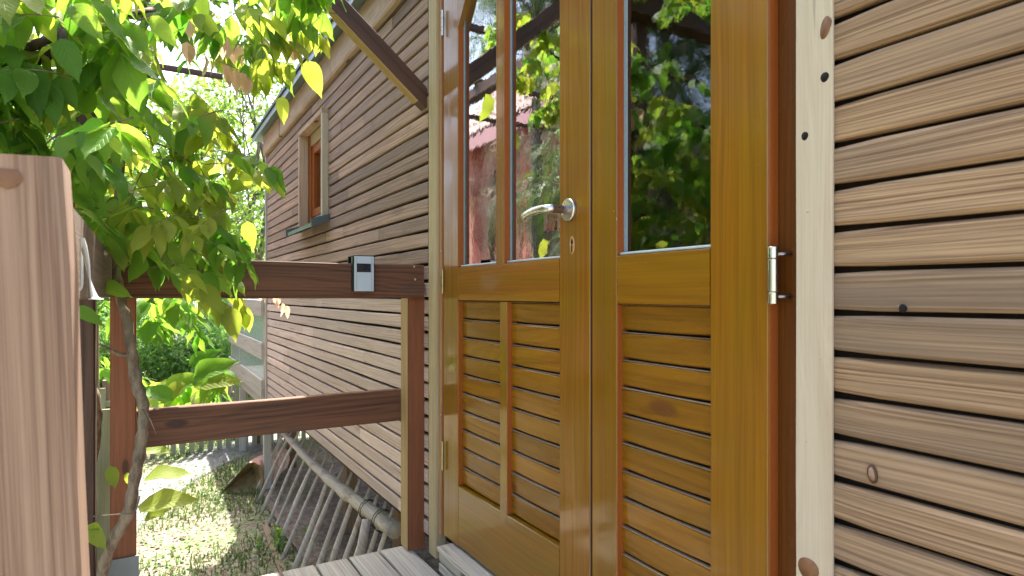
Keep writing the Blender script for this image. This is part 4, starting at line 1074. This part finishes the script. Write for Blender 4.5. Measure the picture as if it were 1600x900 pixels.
# dark thick old trunk piece in the top left corner
stem([at(-120, -60, 1.2), at(-30, 20, 1.2), at(5, 35, 1.22), at(35, 10, 1.25), at(80, -60, 1.3)], .028, .022, 'dark_bark', n=5)
# curled dead blossom by the near post
stem([at(106, 350, 1.42), at(125, 358, 1.42), at(145, 375, 1.42), at(160, 392, 1.42), at(166, 398, 1.42)], .006, .004, 'branch_pale', n=4)

# ------------------------------------------------------------------ trees, bushes
def crown_geo(centers, n, size, seed, flat=.9):
    rs = np.random.RandomState(seed); C_ = np.array([c[:3] for c in centers]); Rd = np.array([c[3] for c in centers])
    w = Rd ** 2; idx = rs.choice(len(C_), n, p=w / w.sum())
    d = rs.normal(size=(n, 3)); d /= np.linalg.norm(d, axis=1)[:, None]
    r = Rd[idx] * (.35 + .75 * rs.rand(n) ** .45)
    P = C_[idx] + d * r[:, None] * np.array([1, 1, flat]) + rs.normal(size=(n, 3)) * .03
    a = rs.normal(size=(n, 3)); a /= np.linalg.norm(a, axis=1)[:, None]; a[:, 2] -= .3
    b = np.cross(a, rs.normal(size=(n, 3)) + np.array([0, 0, 1.0])); b /= np.linalg.norm(b, axis=1)[:, None] + 1e-6
    s = size * (.6 + .8 * rs.rand(n))[:, None]
    nrm = np.cross(a, b)
    v = np.stack([P - a * s * .5, P + b * s * .28 + nrm * s * .08, P + a * s * .6, P - b * s * .28 + nrm * s * .08], 1).reshape(-1, 3)
    f = np.arange(n * 4).reshape(n, 4)
    return v, f
def crown(name, parent, centers, n, size, mat, seed, **kw):
    v, f = crown_geo(centers, n, size, seed); o0 = wloc(parent)
    me = bpy.data.meshes.new(name); me.from_pydata((v - np.array(o0)).tolist(), [], f.tolist()); me.materials.append(M[mat]); me.update()
    o = bpy.data.objects.new(name, me); link(o, parent, Matrix.Translation(o0)); return setp(o, **kw)
def tree(x, y, h, r, label, seed, n=9000, leaf=.09, mat='tree_leaf', r0=.1, low=.3, cat='tree', nc=14, name='garden_tree', group=None, bare=0):
    rs = random.Random(seed); z0 = gz(x, y) if abs(x) < 39 else -.5
    t = root(name, (x, y, z0 - .05), label, cat, group)
    cz = z0 + h * (low + 1) / 2; cs = []
    for i in range(nc):
        a = rs.uniform(0, 2 * pi); u = rs.uniform(-1, 1); rr = r * sqrt(rs.random()) * .8 * sqrt(max(.1, 1 - u * u * .8))
        cs.append((x + cos(a) * rr, y + sin(a) * rr, cz + u * h * (1 - low) * .42, r * rs.uniform(.26, .45)))
    tm = MB(); top = Vector((x + rs.uniform(-.2, .2), y + rs.uniform(-.2, .2), z0 + h * .9))
    P = smooth_path([(x, y, z0 - .1), (x + rs.uniform(-.1, .1), y, z0 + h * .3), (x + rs.uniform(-.2, .2), y + rs.uniform(-.2, .2), z0 + h * .6), top], 5)
    v, f = tube_geo(P, interp_r(r0, r0 * .2, len(P)), 8, .3); tm.add(v, f)
    for c_ in cs:
        k = rs.randrange(len(P) // 3, len(P) - 3); b0 = P[k]; e = Vector(c_[:3]); m = (b0 + e) / 2 + Vector((rs.uniform(-.1, .1), rs.uniform(-.1, .1), -.1 * r))
        v, f = tube_geo(smooth_path([b0, m, e], 4), interp_r(r0 * .32, r0 * .06, 9), 5, .2); tm.add(v, f)
        for q in range(3 + bare):
            e2 = e + Vector((rs.uniform(-1, 1), rs.uniform(-1, 1), rs.uniform(-.6, 1))) * c_[3] * 1.1
            v, f = tube_geo([m.lerp(e, .5), (m + e2) / 2 + Vector((0, 0, .05)), e2], [r0 * .1, r0 * .07, r0 * .03], 4); tm.add(v, f)
    tm.build('trunk', t, M['bark'], True)
    crown('crown', t, cs, n, leaf, mat, seed, kind='stuff'); return t
def xy(px, dep): p = at(px, 460, dep); return p.x, p.y
TR = [(400, 11, 6.5, 1.6, 'airy young tree whose branches show beside the far cabin corner', 3600, .10, 'tree_leaf', .08, .25, 5),
      (300, 13, 7.0, 2.0, 'bright thin crowned tree beyond the picket fence', 4200, .11, 'tree_leaf', .09, .25, 5),
      (180, 12, 6.5, 2.0, 'tree hidden behind the corner post and the vine', 7500, .12, 'tree_leaf', .1, .2, 1),
      (60, 10, 6.0, 1.9, 'leafy tree behind the vine at the near post', 7500, .12, 'tree_leaf', .1, .15, 1),
      (480, 17, 8.5, 2.4, 'tall tree rising behind the cabin roof edge', 4200, .14, 'tree_leaf', .12, .2, 4),
      (-60, 13, 7.0, 2.3, 'tree at the left border of the garden', 6000, .14, 'tree_leaf', .1, .15, 0),
      (345, 20, 6.0, 3.0, 'broad dense tree far behind the thin one', 6000, .15, 'tree_leaf', .15, .05, 0)]
for i, (px, dp, h, r, lab, n, lf_, mt, r0, low, bare) in enumerate(TR):
    x, y = xy(px, dp); tree(x, y, h, r, lab, 50 + i, n, lf_, mt, r0, low, bare=bare)
def bush(x, y, r, h, label, seed, n=3500, leaf=.07, mat='bush_leaf', bloom=0, cat='bush', name='garden_bush'):
    rs = random.Random(seed); z0 = gz(x, y) if abs(x) < 39 else -.5; t = root(name, (x, y, z0), label, cat)
    cs = [(x + rs.uniform(-.6, .6) * r, y + rs.uniform(-.6, .6) * r, z0 + h * rs.uniform(.2, .85), r * rs.uniform(.35, .6)) for _ in range(9)]
    crown('foliage', t, cs, n, leaf, mat, seed, kind='stuff')
    sm = MB()
    for c_ in cs:
        v, f = tube_geo([(x + rs.uniform(-.1, .1), y + rs.uniform(-.1, .1), z0 - .05), (c_[0], c_[1], c_[2] * .6 + z0 * .4), c_[:3]], [.014, .01, .004], 5); sm.add(v, f)
    sm.build('stems', t, M['bark'], True)
    if bloom:
        for _ in range(bloom):
            c_ = rs.choice(cs); d = Vector((rs.uniform(-.3, 1), rs.uniform(-1, 1), rs.uniform(-.1, 1))).normalized(); p = Vector(c_[:3]) + d * c_[3] * 1.0
            v, f = crown_geo([(p.x, p.y, p.z, .045)], 60, .03, rs.randrange(9999)); me = mesh_from('flower_head', [Vector(q) - p for q in v], f.tolist(), M['bloom'])
            link(bpy.data.objects.new('flower_head', me), t, Matrix.Translation(p))
    return t
for i, (px, dp, r, h, lab, n, lf_, bl) in enumerate([
        (345, 8.9, .75, 1.55, 'dark green bush with pale flower heads beside the porch railing', 5200, .075, 16),
        (262, 8.6, .8, 1.5, 'fine leaved bush behind the picket fence, left of the flowering bush', 5200, .055, 0),
        (150, 8.4, .9, 1.7, 'bush behind the corner post of the deck', 4500, .07, 0),
        (398, 9.8, .7, 1.3, 'low bush under the far porch floor', 4000, .06, 0),
        (40, 8.0, 1.0, 1.9, 'broad bush hidden behind the near post', 4500, .08, 0),
        (310, 11.5, 1.3, 2.4, 'tall shrub behind the flowering bush', 6000, .08, 0),
        (200, 11.0, 1.3, 2.4, 'tall shrub behind the leaning board', 6000, .08, 0),
        (405, 13.0, 1.2, 2.6, 'shrub showing in the gap beside the cabin corner', 5000, .08, 0)]):
    x, y = xy(px, dp); bush(x, y, r, h, lab, 90 + i, n, lf_, 'bush_leaf', bl)
# far hedge closing the garden
for i in range(14):
    a = i / 13; x = -26; y = -12 + a * 30
    a_b = 'one of the tall shrubs in the closed far hedge'; bush(x, y, 2.2, 3.6, a_b, 200 + i, 1800, .22, 'bush_leaf', 0, 'hedge', 'hedge_shrub')['group'] = 'far hedge'

# ------------------------------------------------------------------ grass, litter, weeds
def blades(name, pts, hmin, hmax, mat, seed, wide=.006, lean=.6):
    rs = np.random.RandomState(seed); n = len(pts); P = np.array(pts); a = rs.rand(n) * 2 * pi
    h = (hmin + (hmax - hmin) * rs.rand(n) ** 1.6)[:, None]; dirn = np.c_[np.cos(a), np.sin(a), np.zeros(n)]
    sd_ = np.c_[-np.sin(a), np.cos(a), np.zeros(n)] * wide * (.6 + .8 * rs.rand(n))[:, None]; up = np.array([0, 0, 1.0])
    l1 = dirn * h * lean * .3 * rs.rand(n)[:, None]; l2 = l1 * 2 + dirn * h * lean * .5 * rs.rand(n)[:, None]
    v = np.stack([P - sd_, P + sd_, P + l1 + up * h * .6 + sd_ * .7, P + l1 + up * h * .6 - sd_ * .7, P + l2 + up * h], 1).reshape(-1, 3)
    f = []
    for i in range(n): b = i * 5; f += [(b, b+1, b+2, b+3), (b+3, b+2, b+4)]
    me = bpy.data.meshes.new(name); me.from_pydata(v.tolist(), [], f); me.materials.append(M[mat]); me.update()
    o = bpy.data.objects.new(name, me); link(o, None, Matrix.Identity(4)); o['kind'] = 'stuff'; return o
def onpath(x, y):
    return min((Vector((x, y, 0)) - p).length for p in pl) < .30
gp_ = []
tries = 0
while len(gp_) < 17000 and tries < 90000:
    tries += 1
    x = U(-9.5, -2.3); y = U(-2.2, .35) if R() < .8 else U(-5, 3)
    if noise.noise(Vector((x * 1.3, y * 1.3, 5))) + U(-.5, .5) < .05: continue
    if tries % 3 == 0 and onpath(x, y): continue
    if onpath(x, y): continue
    gp_.append((x, y, gz(x, y) - .003))
blades('grass', gp_, .015, .07, 'grass', 3)
def scatter(name, n, xr, yr, size, mat, seed, z=.012):
    rs = np.random.RandomState(seed); X_ = rs.uniform(*xr, n); Y_ = rs.uniform(*yr, n)
    Z_ = np.array([gz(a, b) for a, b in zip(X_, Y_)]) + z * rs.rand(n) + .004
    P = np.c_[X_, Y_, Z_]; a = rs.rand(n) * 2 * pi; s = size * (.4 + rs.rand(n) ** 2 * 1.2)[:, None]
    u = np.c_[np.cos(a), np.sin(a), rs.uniform(-.3, .3, n)] * s; w = np.c_[-np.sin(a), np.cos(a), rs.uniform(-.5, .5, n)] * s * .5
    v = np.stack([P - u, P + w, P + u, P - w], 1).reshape(-1, 3)
    me = bpy.data.meshes.new(name); me.from_pydata(v.tolist(), [], np.arange(n * 4).reshape(n, 4).tolist()); me.materials.append(M[mat]); me.update()
    o = bpy.data.objects.new(name, me); link(o, None, Matrix.Identity(4)); o['kind'] = 'stuff'
scatter('leaf_litter', 11000, (-8, -2.3), (-2.0, .9), .017, 'litter', 5)
scatter('clover', 9000, (-8, -3.2), (-1.6, .1), .014, 'bush_leaf', 6, .03)
def weed(px, py, h, n, label, seed, mat='bush_leaf'):
    c = on_z(px, py, 0.0); rs = random.Random(seed); t = root('weed', (c.x, c.y, gz(c.x, c.y)), label, 'weed')
    c = Vector((c.x, c.y, gz(c.x, c.y))); its = []
    P = [c + Vector((.01 * sin(i), .01 * cos(i * 2), h * i / 6)) for i in range(7)]
    tube('stem', t, P, interp_r(.004, .002, 7), M['bush_leaf'], 5)
    for i in range(n):
        k = .1 + .9 * i / n; a = i * 2.4; p = P[min(6, int(k * 6))]
        me = LM['leaf'][i % 6]; d = Vector((cos(a), sin(a), .7 + k * .8))
        link(bpy.data.objects.new('leaf', me), t, lmat(p, d, Vector((0, 0, 1)), h * (.55 - .25 * k)))
weed(436, 862, .17, 14, 'upright bright green weed at the near foot of the hay rack', 1)
weed(404, 862, .09, 9, 'low weed left of the upright one', 2)
weed(384, 762, .10, 10, 'weed growing in front of the split log', 3)
weed(478, 842, .10, 8, 'small weed between the rack rungs', 4)
weed(372, 832, .05, 8, 'tiny weed in the pale ground', 5)

# ------------------------------------------------------------------ red house across the garden (seen in the door glass)
rh = root('red_house', (-8.5, -4.3, 0), 'red boarded house with a clay tile roof, mirrored in the door glass', 'house')
hx0, hx1, hy = -10.7, -6.0, -4.3
x = hx0
while x < hx1:
    w = U(.16, .24); bx('wall_board', rh, (x, hy + U(-.012, .012), 0), (x + w - .035, hy + .05, 4.45), 'z', M['red_board'], .003); x += w
hm = MB(); hm.box((hx0, hy - 4, -.1), (hx1, hy - .02, 3.95)); hm.build('wall', rh, M['red_board'])
ez = CZ + 2.75
bx('eave_beam', rh, (hx0 - .3, hy + .30, ez - .22), (hx1 + .3, hy + .36, ez), 'x', M['pink_beam'])
tvs, tfs = [], []; nx_, ny_ = 30, 16
slope = radians(50)
for r_ in range(ny_):
    for side in (0, 1):
        s = r_ * .34 + side * .36; 
        for i in range(nx_ * 4 + 1):
            xx = hx0 - .3 + (hx1 - hx0 + .6) * i / (nx_ * 4); wv = .035 * sin(i * pi / 2 * 1.0) 
            tvs.append((xx, hy + .34 - s * cos(slope), ez + .03 + s * sin(slope) + wv + (.05 if side == 0 else .0) - (0 if side == 0 else .0)))
    b0 = r_ * 2 * (nx_ * 4 + 1)
    tfs += [(b0 + i, b0 + i + 1, b0 + nx_*4 + 1 + i + 1, b0 + nx_*4 + 1 + i) for i in range(nx_ * 4)]
geo_obj('roof_tiles', rh, tvs, tfs, M['tile'], False, None, kind='stuff')
rm2 = MB(); rm2.add([(hx0 - .3, hy + .32, ez - .02), (hx1 + .3, hy + .32, ez - .02), (hx1 + .3, hy + .32 - 5.6*cos(slope), ez - .02 + 5.6*sin(slope)), (hx0 - .3, hy + .32 - 5.6*cos(slope), ez - .02 + 5.6*sin(slope))], [(0, 1, 2, 3)])
rm2.build('roof_board', rh, M['brown_wood'])
bx('window_panel', rh, (-8.1, hy + .031, 2.0), (-7.4, hy + .06, 2.7), 'x', M['dark_bark'])
# greenery across the garden, mirrored in the glass: evergreens with long drooping sprays
def strands(name, parent, centers, n, mat, seed, L=(.35, .9), wide=.009, segs=5):
    rs = np.random.RandomState(seed); C_ = np.array([c[:3] for c in centers]); Rd = np.array([c[3] for c in centers])
    idx = rs.choice(len(C_), n); d = rs.normal(size=(n, 3)); d /= np.linalg.norm(d, axis=1)[:, None]; d[:, 2] = np.abs(d[:, 2]) * .6
    P = C_[idx] + d * (Rd[idx] * rs.rand(n) ** .4)[:, None]; out = d.copy(); out[:, 2] = 0
    out /= np.linalg.norm(out, axis=1)[:, None] + 1e-6; ln = rs.uniform(*L, n)[:, None]
    sd_ = np.c_[-out[:, 1], out[:, 0], np.zeros(n)] * wide * (.5 + rs.rand(n))[:, None]
    sd_ += rs.normal(size=(n, 3)) * wide * .4
    rows = []
    for k in range(segs + 1):
        f = k / segs; q = P + out * ln * .42 * (1 - (1 - f) ** 2) + np.array([0, 0, 1.0]) * ln * (.12 * f - .95 * f * f) + rs.normal(size=(n, 3)) * .006
        w = (1 - f * .85); rows += [q - sd_ * w, q + sd_ * w]
    v = np.stack(rows, 1).reshape(-1, 3); m = 2 * (segs + 1); b = np.arange(n)[:, None] * m
    f = np.concatenate([np.c_[b + 2*k, b + 2*k + 1, b + 2*k + 3, b + 2*k + 2] for k in range(segs)])
    o0 = wloc(parent); me = bpy.data.meshes.new(name); me.from_pydata((v - np.array(o0)).tolist(), [], f.tolist()); me.materials.append(M[mat]); me.update()
    o = bpy.data.objects.new(name, me); link(o, parent, Matrix.Translation(o0)); o['kind'] = 'stuff'; return o
M['strand'] = m_leaf('drooping evergreen sprays', (.035, .08, .02), (.10, .15, .045), (.08, .2, .03), (.2, .32, .06), .3, .45, False)
M['dry_strand'] = m_leaf('dry hanging stems', (.20, .17, .13), (.40, .36, .28), (.2, .2, .1), (.3, .28, .2), .2, .6, False)
def weeping(x, y, h, r, label, seed, n=5200, low=.25):
    rs = random.Random(seed); t = root('weeping_evergreen', (x, y, -.02), label, 'tree')
    P = [(x + .06 * sin(i), y + .05 * cos(i * 2), h * i / 8) for i in range(9)]
    tm = MB(); v, f = tube_geo(P, interp_r(.13, .03, 9), 8, .3); tm.add(v, f); cs = []
    for i in range(26):
        z = h * (low + (1 - low) * i / 25); rr = r * (1.15 - .8 * i / 25); a = i * 2.4; e = Vector((x + cos(a) * rr * .75, y + sin(a) * rr * .75, z + .15)); cs.append((e.x, e.y, e.z, rr * .45))
        v, f = tube_geo(smooth_path([(x, y, z - .1), ((x + e.x) / 2, (y + e.y) / 2, z + .2), e], 3), interp_r(.035, .01, 7), 5); tm.add(v, f)
    tm.build('trunk', t, M['bark'], True); strands('crown', t, cs, n, 'strand', seed); strands('pale_sprays', t, cs, n // 7, 'dry_strand', seed + 5, (.5, 1.1), .006)
weeping(-4.1, -3.1, 5.6, 1.25, 'weeping dark evergreen across the garden, mirrored in the right pane', 401)
weeping(-2.9, -4.6, 5.2, 1.4, 'second weeping evergreen across the garden, nearer to the deck', 402)
weeping(-6.6, -3.3, 7.0, .8, 'slim weeping evergreen before the corner of the red house', 403, 2600, .68)
tree(-.4, -5.2, 5.2, 1.8, 'green round tree opposite the right side of the door', 302, 6000, .10, 'tree_leaf', .1, .08)
hc_ = root('dry_creeper', (-9.2, -4.2, 0), 'dry grey creeper hanging over the red house wall', 'creeper')
strands('hanging_stems', hc_, [(-9.9 + i * .42, -4.12, 3.6 + .5 * sin(i * 1.9), .35) for i in (0, 3, 4, 7)], 300, 'dry_strand', 9, (.5, 1.6), .008)
bkt = MB(); bkt.add(*tube_geo(smooth_path([(-9.3, -4.15, 0), (-9.25, -4.12, 1.5), (-9.35, -4.14, 3.2), (-9.1, -4.14, 4.0)], 4), .05, 6, .3)); bkt.build('creeper_trunk', hc_, M['bark'], True)
